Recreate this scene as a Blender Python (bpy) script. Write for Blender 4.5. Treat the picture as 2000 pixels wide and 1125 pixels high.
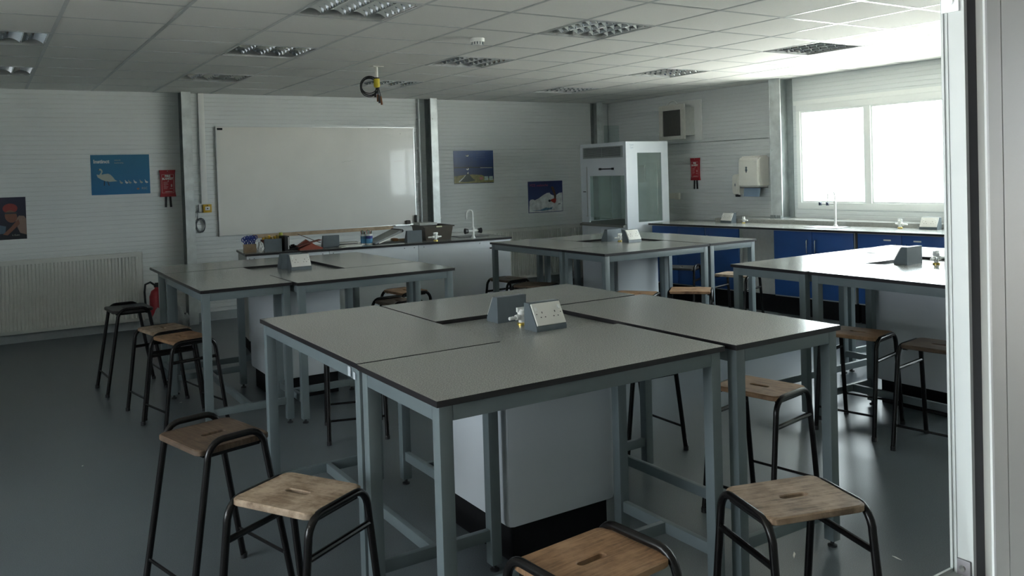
import bpy, bmesh, math, random
from mathutils import Vector, Matrix

# ---------------------------------------------------------------- clear
for o in list(bpy.data.objects):
    bpy.data.objects.remove(o, do_unlink=True)
random.seed(7)
scene = bpy.context.scene
COL = scene.collection

# ---------------------------------------------------------------- camera
CAM_H = 1.5633
F_PX, YAW, PITCH, ROLL = 1629.63, 0.568, -0.0221, -0.0298
fw = Vector((math.sin(YAW) * math.cos(PITCH), math.cos(YAW) * math.cos(PITCH), math.sin(PITCH)))
r0 = Vector((math.cos(YAW), -math.sin(YAW), 0))
u0 = r0.cross(fw)
rr = r0 * math.cos(ROLL) + u0 * math.sin(ROLL)
uu = -r0 * math.sin(ROLL) + u0 * math.cos(ROLL)
cam_data = bpy.data.cameras.new('camera')
cam = bpy.data.objects.new('camera', cam_data)
COL.objects.link(cam)
M = Matrix((rr, uu, -fw)).transposed().to_4x4()
M.translation = Vector((0, 0, CAM_H))
cam.matrix_world = M
cam_data.sensor_fit = 'HORIZONTAL'
cam_data.sensor_width = 36
cam_data.lens = 36 * F_PX / 2000
cam_data.shift_y = -187.5 / 2000
cam_data.clip_start = 0.02
scene.camera = cam

# ---------------------------------------------------------------- world, sun, exposure
SKY_STRENGTH = 14.0
SUN_STRENGTH = 70.0
world = bpy.data.worlds.new('overcast_sky')
scene.world = world
world.use_nodes = True
wn = world.node_tree.nodes
bg = wn['Background']
bg.inputs['Color'].default_value = (0.86, 0.95, 1.0, 1)
bg.inputs['Strength'].default_value = SKY_STRENGTH
sd = bpy.data.lights.new('sun', 'SUN')
sd.energy = SUN_STRENGTH
sd.angle = math.radians(2)
sd.color = (1, .96, .9)
so = bpy.data.objects.new('sun', sd)
COL.objects.link(so)
so.rotation_euler = Vector((0.0, -0.75, -1.0)).to_track_quat('-Z', 'Y').to_euler()
scene.view_settings.view_transform = 'Standard'
scene.view_settings.look = 'None'
scene.view_settings.gamma = 1
scene.view_settings.use_curve_mapping = False
scene.view_settings.exposure = 0.14
try:
    scene.cycles.use_denoising = True
    scene.cycles.max_bounces = 10
    scene.cycles.diffuse_bounces = 6
    scene.cycles.transparent_max_bounces = 12
    scene.cycles.caustics_reflective = False
    scene.cycles.caustics_refractive = False
    scene.cycles.sample_clamp_indirect = 60
except Exception:
    pass

D = 9.8       # whiteboard wall
W = 8.0       # window wall
H = 2.566     # ceiling
XL = -3.0     # left wall
YF = 0.76     # inner face of front wall
ZT = 0.909    # bench tops


def portal(name, loc, direction, sx, sy):
    l = bpy.data.lights.new(name, 'AREA')
    l.shape = 'RECTANGLE'
    l.size = sx
    l.size_y = sy
    l.cycles.is_portal = True
    o = bpy.data.objects.new(name, l)
    COL.objects.link(o)
    o.location = loc
    o.rotation_euler = Vector(direction).to_track_quat('-Z', 'Y').to_euler()
    return o


portal('window_portal', (W + .075, 3.93, 1.655), (-1, 0, 0), 4.9, 1.19)
portal('window_portal', (0.0, .66, 1.38), (0, 1, 0), 2.6, .98)
portal('window_portal', (XL - .08, 2.6, 1.55), (1, 0, 0), 2.8, 1.1)

# ---------------------------------------------------------------- materials


def new_mat(name):
    m = bpy.data.materials.new(name)
    m.use_nodes = True
    return m, m.node_tree, m.node_tree.nodes['Principled BSDF']


def mat(name, col, rough=.5, metal=0.0, var=.05, scale=30.0, bump=0.0, bscale=None, spec=.5, detail=3.0, stretch=None, coat=0.0):
    m, t, b = new_mat(name)
    N, L = t.nodes, t.links
    b.inputs['Roughness'].default_value = rough
    b.inputs['Metallic'].default_value = metal
    b.inputs['Specular IOR Level'].default_value = spec
    if coat:
        b.inputs['Coat Weight'].default_value = coat
    tc = N.new('ShaderNodeTexCoord')
    mp = N.new('ShaderNodeMapping')
    if stretch:
        mp.inputs['Scale'].default_value = stretch
    L.new(tc.outputs['Object'], mp.inputs['Vector'])
    no = N.new('ShaderNodeTexNoise')
    no.inputs['Scale'].default_value = scale
    no.inputs['Detail'].default_value = detail
    L.new(mp.outputs[0], no.inputs['Vector'])
    cr = N.new('ShaderNodeValToRGB')
    cr.color_ramp.elements[0].position = .3
    cr.color_ramp.elements[1].position = .7
    cr.color_ramp.elements[0].color = tuple(max(0, c * (1 - var)) for c in col) + (1,)
    cr.color_ramp.elements[1].color = tuple(min(1, c * (1 + var)) for c in col) + (1,)
    L.new(no.outputs['Fac'], cr.inputs['Fac'])
    L.new(cr.outputs['Color'], b.inputs['Base Color'])
    if bump:
        bp = N.new('ShaderNodeBump')
        bp.inputs['Strength'].default_value = bump
        bp.inputs['Distance'].default_value = .002
        n2 = N.new('ShaderNodeTexNoise')
        n2.inputs['Scale'].default_value = bscale or scale * 4
        L.new(mp.outputs[0], n2.inputs['Vector'])
        L.new(n2.outputs['Fac'], bp.inputs['Height'])
        L.new(bp.outputs['Normal'], b.inputs['Normal'])
    return m


def wall_mat(name, col, axis):
    """painted metal cladding with shallow horizontal ribs"""
    m, t, b = new_mat(name)
    N, L = t.nodes, t.links
    b.inputs['Roughness'].default_value = .55
    tc = N.new('ShaderNodeTexCoord')
    sp = N.new('ShaderNodeSeparateXYZ')
    L.new(tc.outputs['Object'], sp.inputs[0])
    mul = N.new('ShaderNodeMath'); mul.operation = 'MULTIPLY'
    mul.inputs[1].default_value = 1 / .0475
    L.new(sp.outputs['Z'], mul.inputs[0])
    fr = N.new('ShaderNodeMath'); fr.operation = 'FRACT'
    L.new(mul.outputs[0], fr.inputs[0])
    pp = N.new('ShaderNodeMath'); pp.operation = 'PINGPONG'
    pp.inputs[1].default_value = .5
    L.new(fr.outputs[0], pp.inputs[0])
    gt = N.new('ShaderNodeMapRange')
    gt.inputs['From Min'].default_value = .02
    gt.inputs['From Max'].default_value = .10
    L.new(pp.outputs[0], gt.inputs['Value'])
    bp = N.new('ShaderNodeBump')
    bp.inputs['Strength'].default_value = .9
    bp.inputs['Distance'].default_value = .0025
    L.new(gt.outputs[0], bp.inputs['Height'])
    L.new(bp.outputs[0], b.inputs['Normal'])
    no = N.new('ShaderNodeTexNoise')
    no.inputs['Scale'].default_value = 1.2
    L.new(tc.outputs['Object'], no.inputs['Vector'])
    cr = N.new('ShaderNodeValToRGB')
    cr.color_ramp.elements[0].color = tuple(c * .96 for c in col) + (1,)
    cr.color_ramp.elements[1].color = tuple(min(1, c * 1.03) for c in col) + (1,)
    L.new(no.outputs['Fac'], cr.inputs['Fac'])
    L.new(cr.outputs['Color'], b.inputs['Base Color'])
    return m


def speckle(name, col, dark, light, rough, scale, spec=.5, bump=0.0, big=.04):
    """speckled laminate / vinyl"""
    m, t, b = new_mat(name)
    N, L = t.nodes, t.links
    b.inputs['Roughness'].default_value = rough
    b.inputs['Specular IOR Level'].default_value = spec
    tc = N.new('ShaderNodeTexCoord')
    no = N.new('ShaderNodeTexNoise')
    no.inputs['Scale'].default_value = scale
    no.inputs['Detail'].default_value = 1
    L.new(tc.outputs['Object'], no.inputs['Vector'])
    cr = N.new('ShaderNodeValToRGB')
    e = cr.color_ramp.elements
    e[0].position = .34; e[0].color = dark + (1,)
    e[1].position = .66; e[1].color = light + (1,)
    k = e.new(.5); k.color = col + (1,)
    L.new(no.outputs['Fac'], cr.inputs['Fac'])
    n2 = N.new('ShaderNodeTexNoise')
    n2.inputs['Scale'].default_value = 2.0
    L.new(tc.outputs['Object'], n2.inputs['Vector'])
    mr = N.new('ShaderNodeMapRange')
    mr.inputs['To Min'].default_value = 1 - big
    mr.inputs['To Max'].default_value = 1 + big
    L.new(n2.outputs['Fac'], mr.inputs['Value'])
    mx = N.new('ShaderNodeMixRGB'); mx.blend_type = 'MULTIPLY'
    mx.inputs['Fac'].default_value = 1
    L.new(cr.outputs['Color'], mx.inputs['Color1'])
    L.new(mr.outputs[0], mx.inputs['Color2'])
    L.new(mx.outputs[0], b.inputs['Base Color'])
    if bump:
        bp = N.new('ShaderNodeBump')
        bp.inputs['Strength'].default_value = bump
        bp.inputs['Distance'].default_value = .001
        L.new(no.outputs['Fac'], bp.inputs['Height'])
        L.new(bp.outputs[0], b.inputs['Normal'])
    return m


def wood_mat(name, dark, mid, light, worn=.5, rough=.6, axis=0, seed=0.0):
    """worn plywood: stretched grain, with paler rubbed patches"""
    m, t, b = new_mat(name)
    N, L = t.nodes, t.links
    b.inputs['Roughness'].default_value = rough
    tc = N.new('ShaderNodeTexCoord')
    oi = N.new('ShaderNodeObjectInfo')
    add = N.new('ShaderNodeVectorMath'); add.operation = 'ADD'
    L.new(tc.outputs['Object'], add.inputs[0])
    sc = N.new('ShaderNodeVectorMath'); sc.operation = 'SCALE'
    cmb = N.new('ShaderNodeCombineXYZ')
    L.new(oi.outputs['Random'], cmb.inputs[0]); L.new(oi.outputs['Random'], cmb.inputs[1])
    L.new(cmb.outputs[0], sc.inputs[0]); sc.inputs['Scale'].default_value = 17.0
    L.new(sc.outputs[0], add.inputs[1])
    mp = N.new('ShaderNodeMapping')
    s = [6, 6, 6]; s[1 - axis] = 60
    mp.inputs['Scale'].default_value = s
    L.new(add.outputs[0], mp.inputs['Vector'])
    g = N.new('ShaderNodeTexNoise')
    g.inputs['Scale'].default_value = 1.5
    g.inputs['Detail'].default_value = 5
    g.inputs['Distortion'].default_value = .6
    L.new(mp.outputs[0], g.inputs['Vector'])
    cr = N.new('ShaderNodeValToRGB')
    e = cr.color_ramp.elements
    e[0].position = .3; e[0].color = dark + (1,)
    e[1].position = .72; e[1].color = light + (1,)
    k = e.new(.52); k.color = mid + (1,)
    L.new(g.outputs['Fac'], cr.inputs['Fac'])
    w = N.new('ShaderNodeTexNoise')
    w.inputs['Scale'].default_value = 11
    w.inputs['Detail'].default_value = 7
    w.inputs['Roughness'].default_value = .7
    L.new(add.outputs[0], w.inputs['Vector'])
    wr = N.new('ShaderNodeMapRange')
    wr.inputs['From Min'].default_value = .42
    wr.inputs['From Max'].default_value = .62
    wr.inputs['To Max'].default_value = worn
    L.new(w.outputs['Fac'], wr.inputs['Value'])
    mx = N.new('ShaderNodeMixRGB')
    L.new(wr.outputs[0], mx.inputs['Fac'])
    L.new(cr.outputs[0], mx.inputs['Color1'])
    mx.inputs['Color2'].default_value = tuple(min(1, c * 1.35 + .03) for c in light) + (1,)
    L.new(mx.outputs[0], b.inputs['Base Color'])
    bp = N.new('ShaderNodeBump')
    bp.inputs['Strength'].default_value = .25
    bp.inputs['Distance'].default_value = .001
    L.new(g.outputs['Fac'], bp.inputs['Height'])
    L.new(bp.outputs[0], b.inputs['Normal'])
    return m


def glass_mat(name, tint, refl=.08, opac=0.0):
    m = bpy.data.materials.new(name)
    m.use_nodes = True
    t = m.node_tree
    N, L = t.nodes, t.links
    N.clear()
    out = N.new('ShaderNodeOutputMaterial')
    tr = N.new('ShaderNodeBsdfTransparent'); tr.inputs[0].default_value = tint + (1,)
    gl = N.new('ShaderNodeBsdfGlossy'); gl.inputs['Roughness'].default_value = .02
    lw = N.new('ShaderNodeLayerWeight'); lw.inputs['Blend'].default_value = .5
    pw_ = N.new('ShaderNodeMath'); pw_.operation = 'POWER'; pw_.inputs[1].default_value = 4.0
    L.new(lw.outputs['Facing'], pw_.inputs[0])
    fr = N.new('ShaderNodeMapRange')
    fr.inputs['To Min'].default_value = .04
    fr.inputs['To Max'].default_value = .75
    L.new(pw_.outputs[0], fr.inputs['Value'])
    mx = N.new('ShaderNodeMixShader')
    L.new(fr.outputs[0], mx.inputs[0])
    L.new(tr.outputs[0], mx.inputs[1])
    L.new(gl.outputs[0], mx.inputs[2])
    last = mx
    if opac:
        df = N.new('ShaderNodeBsdfDiffuse'); df.inputs[0].default_value = (.62, .68, .66, 1)
        m2 = N.new('ShaderNodeMixShader')
        nz = N.new('ShaderNodeTexNoise'); nz.inputs['Scale'].default_value = 5
        mr = N.new('ShaderNodeMapRange')
        mr.inputs['To Min'].default_value = opac * .6
        mr.inputs['To Max'].default_value = opac * 1.4
        L.new(nz.outputs['Fac'], mr.inputs['Value'])
        L.new(mr.outputs[0], m2.inputs[0])
        L.new(mx.outputs[0], m2.inputs[1])
        L.new(df.outputs[0], m2.inputs[2])
        last = m2
    L.new(last.outputs[0], out.inputs['Surface'])
    return m


m_wall = wall_mat('cladding_white', (.72, .75, .75), 0)
m_wallback = mat('wall_core', (.62, .66, .66), .6)
m_ceil = mat('ceiling_tile', (.82, .82, .79), .9, var=.035, scale=180, bump=.35, bscale=260)
m_tbar = mat('ceiling_bar', (.48, .50, .50), .28)
m_floor = speckle('blue_grey_vinyl', (.096, .113, .125), (.078, .094, .105), (.122, .142, .156), .30, 260, spec=.5, bump=.05, big=.07)
m_lam = speckle('grey_laminate', (.29, .293, .272), (.215, .22, .205), (.37, .375, .35), .20, 220, spec=.5)
m_core = mat('black_core_edge', (.018, .016, .018), .35)
m_frame = mat('grey_painted_steel', (.145, .178, .190), .42, var=.04, scale=8)
m_white = mat('white_melamine', (.58, .62, .66), .38, var=.02, scale=3)
m_whitep = mat('white_plastic', (.78, .79, .77), .35, var=.02)
m_black = mat('black_plastic', (.012, .013, .015), .5, var=.2)
m_stool = mat('dark_enamel_tube', (.007, .006, .006), .26, var=.25, scale=14, spec=.35)
m_galv = mat('galvanised_steel', (.66, .70, .70), .42, .35, var=.16, scale=9, detail=6)
m_galv_shade = mat('galvanised_steel_dull_shaded', (.27, .30, .30), .5, .25, var=.14, scale=9, detail=6)  # dull steel, darkened further to carry the recess shade behind the column flanges
m_alu = mat('aluminium', (.62, .64, .64), .3, .9, var=.03)
m_mirror = mat('mirror_louvre', (.86, .86, .86), .07, 1.0, var=.02)
m_housing = mat('light_housing', (.62, .63, .62), .5)
m_tube = mat('tube_glass', (.8, .8, .78), .25)
m_socket = mat('grey_powder_box', (.115, .14, .155), .45, var=.06, scale=20)
m_plate = mat('socket_plate', (.72, .71, .67), .25, var=.01)
m_blue = mat('blue_door', (.014, .07, .26), .42, var=.05, scale=6)
m_cabgrey = mat('cabinet_grey', (.42, .43, .42), .5)
m_chrome = mat('brushed_metal', (.65, .65, .63), .25, 1.0)
m_board = mat('whiteboard', (.80, .79, .75), .22, var=.035, scale=2.2, detail=6, coat=.3)
m_red = mat('red_vinyl', (.34, .012, .022), .38, var=.08, scale=18)
m_cream = mat('cream_plastic', (.80, .785, .72), .3, var=.02)
m_yellow = mat('yellow_plastic', (.62, .38, .03), .4)
m_bluepaper = mat('blue_paper_towel', (.28, .38, .50), .8)
m_rad = mat('radiator_enamel', (.66, .67, .64), .4, var=.02)
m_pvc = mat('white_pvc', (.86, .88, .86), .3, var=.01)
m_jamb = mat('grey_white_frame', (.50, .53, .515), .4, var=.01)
m_rubber = mat('dark_gasket', (.03, .03, .04), .55)
m_panel = mat('exterior_panel', (.50, .51, .47), .5, var=.03, scale=3)
m_conc = mat('pale_paving', (.62, .61, .58), .9, var=.08, scale=3)
m_ply = wood_mat('pine_batten', (.34, .24, .15), (.42, .31, .2), (.5, .38, .26), .2)
m_seat_dark = wood_mat('seat_dark', (.045, .028, .018), (.08, .05, .03), (.125, .082, .052), .3)
m_seat_pale = wood_mat('seat_pale', (.12, .075, .046), (.24, .165, .105), (.36, .275, .195), .75)
m_seat_warm = wood_mat('seat_warm', (.13, .066, .032), (.26, .145, .072), (.37, .22, .115), .35)
m_seat_tan = wood_mat('seat_tan', (.11, .068, .038), (.235, .155, .095), (.34, .24, .16), .5)
m_plinth = mat('black_plinth', (.008, .008, .009), .75, var=.1, spec=.15)
m_seat_black = mat('seat_black', (.035, .032, .03), .5, var=.3, scale=20)
m_glass = glass_mat('window_glass', (.97, .99, .98))
m_fumeglass = glass_mat('fume_glass', (.80, .88, .86), opac=.16)
m_clearglass = glass_mat('clear_screen', (.90, .95, .94))
m_steel_sink = mat('sink_steel', (.35, .36, .36), .35, .8)

# ---------------------------------------------------------------- mesh helpers


class MB:
    def __init__(s):
        s.bm = bmesh.new()
        s.mi = 0

    def _tag(s, faces, mi):
        for f in faces:
            f.material_index = s.mi if mi is None else mi

    def box(s, x0, y0, z0, x1, y1, z1, mi=None, bev=0.0):
        vs = [s.bm.verts.new(p) for p in ((x0, y0, z0), (x1, y0, z0), (x1, y1, z0), (x0, y1, z0), (x0, y0, z1), (x1, y0, z1), (x1, y1, z1), (x0, y1, z1))]
        fs = [s.bm.faces.new([vs[i] for i in q]) for q in ((3, 2, 1, 0), (4, 5, 6, 7), (0, 1, 5, 4), (1, 2, 6, 5), (2, 3, 7, 6), (3, 0, 4, 7))]
        s._tag(fs, mi)
        if bev:
            es = list({e for f in fs for e in f.edges})
            r = bmesh.ops.bevel(s.bm, geom=es, offset=bev, segments=2, affect='EDGES', profile=.6)
            s._tag(r['faces'], mi)
        return s

    def topface(s, mi):
        """give faces pointing up another material slot"""
        s.bm.normal_update()
        for f in s.bm.faces:
            if f.normal.z > .9:
                f.material_index = mi
        return s

    def prism(s, poly, axis, a, b, mi=None):
        """poly: 2D points; axis 0/1/2 = extrusion along x/y/z from a to b"""
        def P(u, v, w):
            return (w, u, v) if axis == 0 else ((u, w, v) if axis == 1 else (u, v, w))
        A = [s.bm.verts.new(P(u, v, a)) for u, v in poly]
        B = [s.bm.verts.new(P(u, v, b)) for u, v in poly]
        fs = [s.bm.faces.new(A), s.bm.faces.new(list(reversed(B)))]
        n = len(poly)
        for i in range(n):
            fs.append(s.bm.faces.new((A[i], B[i], B[(i + 1) % n], A[(i + 1) % n])))
        s._tag(fs, mi)
        return s

    def cyl(s, p0, p1, r0_, r1_=None, seg=20, mi=None, caps=True):
        r1_ = r0_ if r1_ is None else r1_
        p0, p1 = Vector(p0), Vector(p1)
        d = (p1 - p0).normalized()
        a = d.orthogonal().normalized()
        b = d.cross(a)
        A, B = [], []
        for i in range(seg):
            t = 2 * math.pi * i / seg
            v = a * math.cos(t) + b * math.sin(t)
            A.append(s.bm.verts.new(p0 + v * r0_))
            B.append(s.bm.verts.new(p1 + v * r1_))
        fs = []
        for i in range(seg):
            fs.append(s.bm.faces.new((A[i], A[(i + 1) % seg], B[(i + 1) % seg], B[i])))
        if caps:
            fs.append(s.bm.faces.new(list(reversed(A))))
            fs.append(s.bm.faces.new(B))
        s._tag(fs, mi)
        return s

    def tube(s, pts, r, seg=12, mi=None, closed=False, flat=None):
        pts = [Vector(p) for p in pts]
        n = len(pts)
        rings = []
        prev = None
        for i, p in enumerate(pts):
            if closed:
                d = (pts[(i + 1) % n] - pts[i - 1]).normalized()
            else:
                d = (pts[min(i + 1, n - 1)] - pts[max(i - 1, 0)]).normalized()
            a = d.orthogonal().normalized() if prev is None else (prev - d * prev.dot(d)).normalized()
            prev = a
            b = d.cross(a)
            rings.append([s.bm.verts.new(p + (a * math.cos(2 * math.pi * k / seg) + b * math.sin(2 * math.pi * k / seg)) * r) for k in range(seg)])
        fs = []
        m = n if closed else n - 1
        for i in range(m):
            A, B = rings[i], rings[(i + 1) % n]
            for k in range(seg):
                fs.append(s.bm.faces.new((A[k], A[(k + 1) % seg], B[(k + 1) % seg], B[k])))
        if not closed:
            fs.append(s.bm.faces.new(list(reversed(rings[0]))))
            fs.append(s.bm.faces.new(rings[-1]))
        s._tag(fs, mi)
        return s

    def lathe(s, prof, c=(0, 0, 0), seg=28, mi=None):
        rings = []
        for r, z in prof:
            rings.append([s.bm.verts.new((c[0] + r * math.cos(2 * math.pi * k / seg), c[1] + r * math.sin(2 * math.pi * k / seg), c[2] + z)) for k in range(seg)])
        fs = []
        for A, B in zip(rings, rings[1:]):
            for k in range(seg):
                fs.append(s.bm.faces.new((A[k], A[(k + 1) % seg], B[(k + 1) % seg], B[k])))
        fs.append(s.bm.faces.new(list(reversed(rings[0]))))
        fs.append(s.bm.faces.new(rings[-1]))
        s._tag(fs, mi)
        return s

    def poly(s, pts, mi=None):
        f = s.bm.faces.new([s.bm.verts.new(p) for p in pts])
        s._tag([f], mi)
        return s

    def mesh(s, name, mats, smooth=35):
        bmesh.ops.recalc_face_normals(s.bm, faces=s.bm.faces)
        me = bpy.data.meshes.new(name)
        s.bm.to_mesh(me)
        s.bm.free()
        for m in (mats if isinstance(mats, (list, tuple)) else [mats]):
            me.materials.append(m)
        if smooth:
            me.shade_smooth()
            me.set_sharp_from_angle(angle=math.radians(smooth))
        return me

    def obj(s, name, mats, parent=None, smooth=35, loc=None, rz=0.0, label=None):
        o = bpy.data.objects.new(name, s.mesh(name, mats, smooth))
        COL.objects.link(o)
        if parent:
            o.parent = parent
        if loc:
            o.location = loc
        if rz:
            o.rotation_euler = (0, 0, rz)
        if label:
            o['label'] = label
        return o


def inst(name, me, parent=None, loc=(0, 0, 0), rot=(0, 0, 0)):
    o = bpy.data.objects.new(name, me)
    COL.objects.link(o)
    if parent:
        o.parent = parent
    o.location = loc
    o.rotation_euler = rot
    return o


def tag(o, label=None, cat=None, group=None, kind=None):
    if label: o['label'] = label
    if cat: o['category'] = cat
    if group: o['group'] = group
    if kind: o['kind'] = kind
    return o


def thing(name, label, cat, loc=(0, 0, 0), rz=0.0, group=None):
    o = bpy.data.objects.new(name, None)
    o.empty_display_size = .1
    COL.objects.link(o)
    o.location = loc
    o.rotation_euler = (0, 0, rz)
    return tag(o, label, cat, group)


def structure(o):
    o['kind'] = 'structure'
    return o


def copy_tree(o, parent=None):
    c = o.copy()
    COL.objects.link(c)
    if parent: c.parent = parent
    for ch in [x for x in bpy.data.objects if x.parent == o]:
        copy_tree(ch, c)
    return c


def text_mesh(name, body, size, material, parent, loc, rot, sx=1.0, bold=0.0, align='CENTER'):
    cu = bpy.data.curves.new(name + '_font', 'FONT')
    cu.body = body
    cu.size = size
    cu.align_x = align
    cu.align_y = 'CENTER'
    cu.extrude = .0004
    cu.offset = bold
    cu.resolution_u = 3
    tmp = bpy.data.objects.new(name, cu)
    COL.objects.link(tmp)
    dg = bpy.context.evaluated_depsgraph_get()
    me = bpy.data.meshes.new_from_object(tmp.evaluated_get(dg))
    me.name = name
    me.materials.clear()
    me.materials.append(material)
    bpy.data.objects.remove(tmp, do_unlink=True)
    o = inst(name, me, parent, loc, rot)
    o.scale = (sx, 1, 1)
    return o


# ================================================================ the room shell
# floor
structure(MB().box(XL, YF - .06, -.05, W + .0, D, 0).obj('floor', m_floor))
# ground outside
g = MB().box(-40, -40, -.45, 60, -1.9, -.40)
tag(MB().box(-40, -1.9, -.45, 60, .45, -.40).obj('shield_ground', mat('dark_shield_ground', (.10, .10, .10), .9, var=.2, scale=40)), kind='structure')  # unseen ground strip, made dark to cut bounce light onto the front panel
g.box(W + .35, .45, -.45, 60, 50, -.40)
g.box(-40, .45, -.45, XL - .35, 50, -.40)
o = g.obj('ground', m_conc); tag(o, kind='structure')

# back wall: cladding panels with open joints at two heights
b = MB()
b.box(XL - .1, D + .012, 0, W + .1, D + .12, H + .1, 1)
for z0, z1 in ((0, .868), (.874, 1.896), (1.902, H + .02)):
    b.box(XL - .1, D, z0, W, D + .012, z1, 0)
structure(b.obj('wall_back', [m_wall, m_wallback]))
structure(MB().box(XL, D - .012, 0, W - .9, D, .10, bev=.003).obj('baseboard_back', mat('grey_coving', (.36, .40, .42), .5)))

# right wall with long window opening
WY0, WY1, WZ0, WZ1 = 1.50, 6.37, 1.06, 2.25
b = MB()
for z0, z1 in ((0, .868), (.874, 1.896), (1.902, H + .02)):
    for y0, y1 in ((YF - .06, WY0), (WY1, D)):
        b.box(W, y0, z0, W + .012, y1, z1, 0)
        b.box(W + .012, y0, 0, W + .12, y1 + .1, H + .1, 1)
b.box(W, WY0, .0, W + .012, WY1, .868, 0)
b.box(W, WY0, .874, W + .012, WY1, WZ0, 0)
b.box(W + .012, WY0, .0, W + .12, WY1, WZ0, 1)
b.box(W, WY0, WZ1, W + .012, WY1, H + .02, 0)
b.box(W + .012, WY0, WZ1, W + .12, WY1, H + .1, 1)
structure(b.obj('wall_right', [m_wall, m_wallback]))

# left wall with a window (out of the picture, lets daylight in)
b = MB()
b.box(XL - .12, YF - .06, 0, XL, 1.2, H + .1)
b.box(XL - .12, 4.0, 0, XL, D + .1, H + .1)
b.box(XL - .12, 1.2, 0, XL, 4.0, 1.0)
b.box(XL - .12, 1.2, 2.10, XL, 4.0, H + .1)
structure(b.obj('wall_left', m_wallback))

# front wall: camera looks in through its window
JX, SZ, HZ = 1.31, .897, 1.87
b = MB()
b.box(XL - .1, .712, -.4, JX + .036, YF, SZ - .055)
b.box(XL - .1, .712, HZ + .055, JX + .036, YF, H + .3)
b.box(XL - .1, .712, -.4, -1.36, YF, H + .3)
b.box(JX + .036, .712, -.4, W + .1, YF, H + .3)
b.box(JX + .0365, .7085, -.4, JX + .0425, .7125, H, 1)   # pale edge trim
b.box(JX + .043, .709, -.4, JX + .0838, .7125, H, 0)
b.box(JX + .087, .709, -.4, JX + .9, .7125, H, 0)
b.box(JX + .9035, .709, -.4, W + .1, .7125, H, 0)
structure(b.obj('wall_front', [m_panel, m_pvc]))
# unseen dark roof and far wall, added outside to keep sky off the panel
o = MB().box(-10, -1.9, 2.60, W + .3, .70, 2.70).box(-10, -1.9, -.4, W + .3, -1.8, 2.60).obj('unseen_sky_shield', mat('dark_sky_shield', (.09, .08, .075), .8, var=.2, scale=6))
tag(o, kind='structure')
# window frame of the front window (only its right jamb, sill and corner plates are in view)
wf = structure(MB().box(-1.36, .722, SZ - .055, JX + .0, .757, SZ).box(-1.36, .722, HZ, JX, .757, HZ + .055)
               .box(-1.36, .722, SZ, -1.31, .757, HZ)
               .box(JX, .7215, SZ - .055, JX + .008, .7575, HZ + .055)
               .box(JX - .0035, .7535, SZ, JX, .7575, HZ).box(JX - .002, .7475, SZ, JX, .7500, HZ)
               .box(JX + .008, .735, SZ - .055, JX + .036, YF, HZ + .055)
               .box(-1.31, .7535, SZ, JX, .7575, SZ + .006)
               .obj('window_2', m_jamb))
MB().box(JX + .0085, .7225, SZ - .055, JX + .0355, .7345, HZ + .055).obj('gasket', m_rubber, wf)
cp = MB().box(JX - .0045, .7245, SZ, JX - .0002, .7465, SZ + .026, bev=.001).obj('corner_plate', mat('zinc_plate', (.22, .21, .22), .45, .4), wf)
MB().cyl((JX - .0065, .737, SZ + .012), (JX - .0045, .737, SZ + .012), .0045, .0055).obj('screw', m_chrome, cp)
cp = MB().box(JX - .0045, .7275, HZ - .072, JX - .0002, .7555, HZ, bev=.001).obj('corner_plate', m_pvc, wf)
MB().cyl((JX - .0075, .7415, HZ - .055), (JX - .0045, .7415, HZ - .055), .0065, .008).obj('screw_cap', m_pvc, cp)

# right window: frame, mullions, glass panes
wf = MB()
fx0, fx1 = W - .01, W + .07
fr_ = .07
wf.box(fx0, WY0, WZ0, fx1, WY1, WZ0 + fr_, bev=.004)
wf.box(fx0, WY0, WZ1 - fr_, fx1, WY1, WZ1, bev=.004)
MUL = [WY0, 2.70, 3.62, 4.535, 5.455, WY1]
wf.box(fx0, WY0, WZ0 + fr_, fx1, WY0 + .05, WZ1 - fr_)
wf.box(fx0, WY1 - .05, WZ0 + fr_, fx1, WY1, WZ1 - fr_)
for y in MUL[1:-1]:
    wf.box(fx0, y - .035, WZ0 + fr_, fx1, y + .035, WZ1 - fr_)
wfo = structure(wf.obj('window_1', m_pvc))
for i in range(5):
    a, c = MUL[i], MUL[i + 1]
    a += .05 if i == 0 else .035
    c -= .05 if i == 4 else .035
    sf = MB()
    for q in ((a, WZ0 + fr_, a + .02, WZ1 - fr_), (c - .02, WZ0 + fr_, c, WZ1 - fr_), (a + .02, WZ0 + fr_, c - .02, WZ0 + fr_ + .02), (a + .02, WZ1 - fr_ - .02, c - .02, WZ1 - fr_)):
        sf.box(W + .005, q[0], q[1], W + .05, q[2], q[3])
    s_ = sf.obj('sash', m_pvc, wfo)
    MB().box(W + .026, a + .02, WZ0 + fr_ + .02, W + .03, c - .02, WZ1 - fr_ - .02).obj('pane', m_glass, s_)
# surround trim
MB().box(W - .014, WY0 - .05, WZ1, W, WY1 + .03, WZ1 + .05).obj('window_surround', m_pvc, wfo)

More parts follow.
